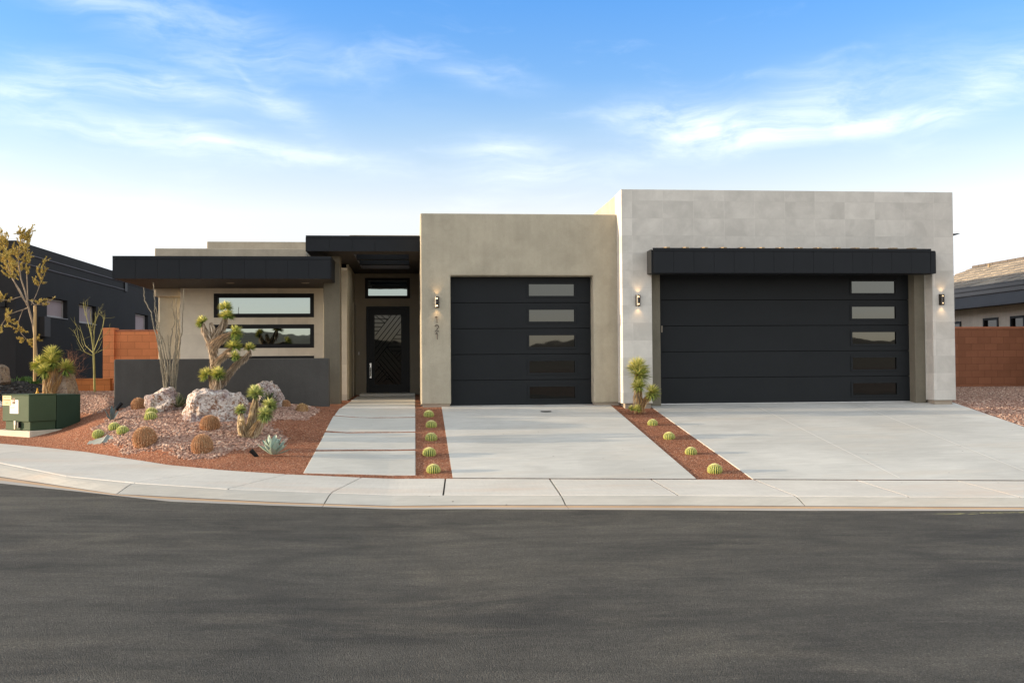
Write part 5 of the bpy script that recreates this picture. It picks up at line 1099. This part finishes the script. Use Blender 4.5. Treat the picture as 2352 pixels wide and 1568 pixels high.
mb=MB(); obox(mb,-.06,-.03,WF*.5-.035,WF*.5+.01,.02,.10); mb.build('padlock',M('padlock_brass',(.30,.22,.10),.4),cab,bevel=.006)
mb=MB(); obox(mb,-.04,.02,WF*.5-.10,WF*.5-.06,.05,.16); mb.build('hasp',BLK,cab)
YEL=M('sticker_yellow',(.50,.27,.005),.5,.03,3,.03,40,0); WHS=M('sticker_white',(.34,.335,.33),.5,.02,3,.02,40,0); RDS=M('sticker_red',(.60,.12,.04),.5,.02,3,.02,40,0); INK=M('sticker_ink',(.03,.02,.02),.6,0,3,0,40,0)
def fpt(b,z,o=0): p=Cn+(s_*(-.03-o)+f_*b)*KC; return (p.x,p.y,zf+z*KC)
def fq(mb,b0,b1,z0,z1,o): mb.add([fpt(b1,z0,o),fpt(b0,z0,o),fpt(b0,z1,o),fpt(b1,z1,o)],[(0,1,2,3)])
mb=MB(); fq(mb,WF-.28,WF-.01,hC-.20,hC-.01,.0015); st1=mb.build('sticker',YEL,cab)
def words(txt,b,z,size,mat,parent,name='lettering'):
    cu=bpy.data.curves.new(name,'FONT'); cu.body=txt; cu.size=size*KC; cu.align_x='CENTER'; cu.align_y='CENTER'; cu.materials.append(mat); cu.extrude=.0004
    o=bpy.data.objects.new('tmp',cu); COL.objects.link(o); dg=bpy.context.evaluated_depsgraph_get(); me=bpy.data.meshes.new_from_object(o.evaluated_get(dg)); bpy.data.objects.remove(o)
    ob=bpy.data.objects.new(name,me); COL.objects.link(ob); p=Vector(fpt(b,z,.003)); ob.parent=parent; ax=-f_; zz=Vector((0,0,1)); nn=ax.cross(zz)
    mt=Matrix((ax,zz,nn)).transposed().to_4x4(); mt.translation=p-wloc(parent); ob.matrix_local=mt; return ob
words('BEFORE DIGGING',WF-.145,hC-.040,.026,INK,st1); words('WARNING',WF-.145,hC-.095,.052,INK,st1); words('CALL',WF-.145,hC-.155,.052,INK,st1)
mb=MB(); fq(mb,.33,.60,.33,.60,.0015); st2=mb.build('sticker',WHS,cab)
mb=MB(); fq(mb,.45,.585,.565,.592,.003); fq(mb,.45,.585,.435,.462,.003); mb.build('sticker_band',RDS,st2)
words('WARNING',.518,.5785,.022,WHS,st2); words('DANGER',.518,.4485,.022,WHS,st2)
mb=MB()
for k in range(5): fq(mb,.50,.585,.545-k*.017,.549-k*.017,.003)
for k in range(5): fq(mb,.36,.585,.415-k*.014,.418-k*.014,.003)
for k in range(4): fq(mb,.345,.43,.56-k*.03,.564-k*.03,.003)
fq(mb,.46,.475,.48,.55,.003); mb.build('sticker_print',INK,st2)
mb=MB(); fq(mb,.43,.52,hC-.17,hC-.05,.0015); mb.build('faded_label',M('faded_label',(.16,.12,.08),.8,.4,30),cab)
PADM=concrete('cabinet_pad',(.50,.45,.36),(.42,.40,.36)); mb=MB()
def pad_box():
    c=[Cn+(s_*a+f_*b)*KC for a,b in ((-.06,-.07),(LS+.45,-.07),(LS+.45,WF+.25),(-.06,WF+.25))]
    mb.add([(p.x,p.y,zf-.25) for p in c]+[(p.x,p.y,zf-.002) for p in c],[(0,3,2,1),(4,5,6,7),(0,1,5,4),(1,2,6,5),(2,3,7,6),(3,0,4,7)])
pad_box(); tag(mb.build('concrete_pad',PADM,bevel=.01),'flat concrete pad under the green utility cabinet','pad')
c=G(86,908); mb=MB(); mb.lathe([(.0,.19),(.012,.19),(.02,.12),(.06,.03),(.075,0),(.0,0)],(c.x,c.y,c.z-.02),14); tag(mb.build('marker_cone',YEL,smooth=True),'small yellow plastic cone behind the green utility cabinet','cone')
# ------------------------------------------------------------------ garden spotlights
def spot(c,tiltdir,label):
    t=empty('garden_spotlight',c,label,'spotlight','black garden spotlights in the front yard'); mb=MB(); mb.tube([c+Vector((0,0,-.08)),c+Vector((0,0,.05))],.011,8); mb.build('stake',BLK,t)
    d=Vector(tiltdir).normalized(); p=c+Vector((0,0,.08)); mb=MB(); mb.tube([p-d*.06,p-d*.055,p-d*.02,p+d*.07,p+d*.10,p+d*.10],[.012,.024,.030,.036,.038,.030],14); mb.build('head',BLK,t,smooth=False)
    mb=MB(); mb.tube([p+d*.101,p+d*.103],.030,14); mb.build('lens',GL2,t)
spot(G(271,945),(.5,.3,.7),'black garden spotlight on its stake at the corner of the charcoal wall')
c=G(582,1048); spot(c+Vector((.03,0,-.06)),(-.55,-.1,.62),'black garden spotlight lying on the red gravel beside the pale agave')
# ------------------------------------------------------------------ scraps
FAB=M('weed_fabric',(.20,.22,.21),.8,.1,5,.1,60,.2); mb=MB(); n=12
a0,a1=G(196,1023),G(276,1012); wv_=Vector((.02,.20,0))
for i in range(n+1):
    t_=i/n; p=a0.lerp(a1,t_)
    for k in range(4):
        q_=p+wv_*(k/3)*(1 if .1<t_<.9 else .8); b=.035*math.exp(-((t_-.5)/.05)**2)-.010; mb.v.append((q_.x,q_.y,H(q_.x,q_.y)+b+.004*k))
for i in range(n):
    for k in range(3): mb.f.append([i*4+k,(i+1)*4+k,(i+1)*4+k+1,i*4+k+1]); mb.mi.append(0); mb.r.append(.5)
o=mb.build('fabric_scrap',FAB); o.modifiers.new('thick','SOLIDIFY').thickness=.006; tag(o,'folded grey sheet of fabric lying on the red gravel by the sidewalk','fabric')
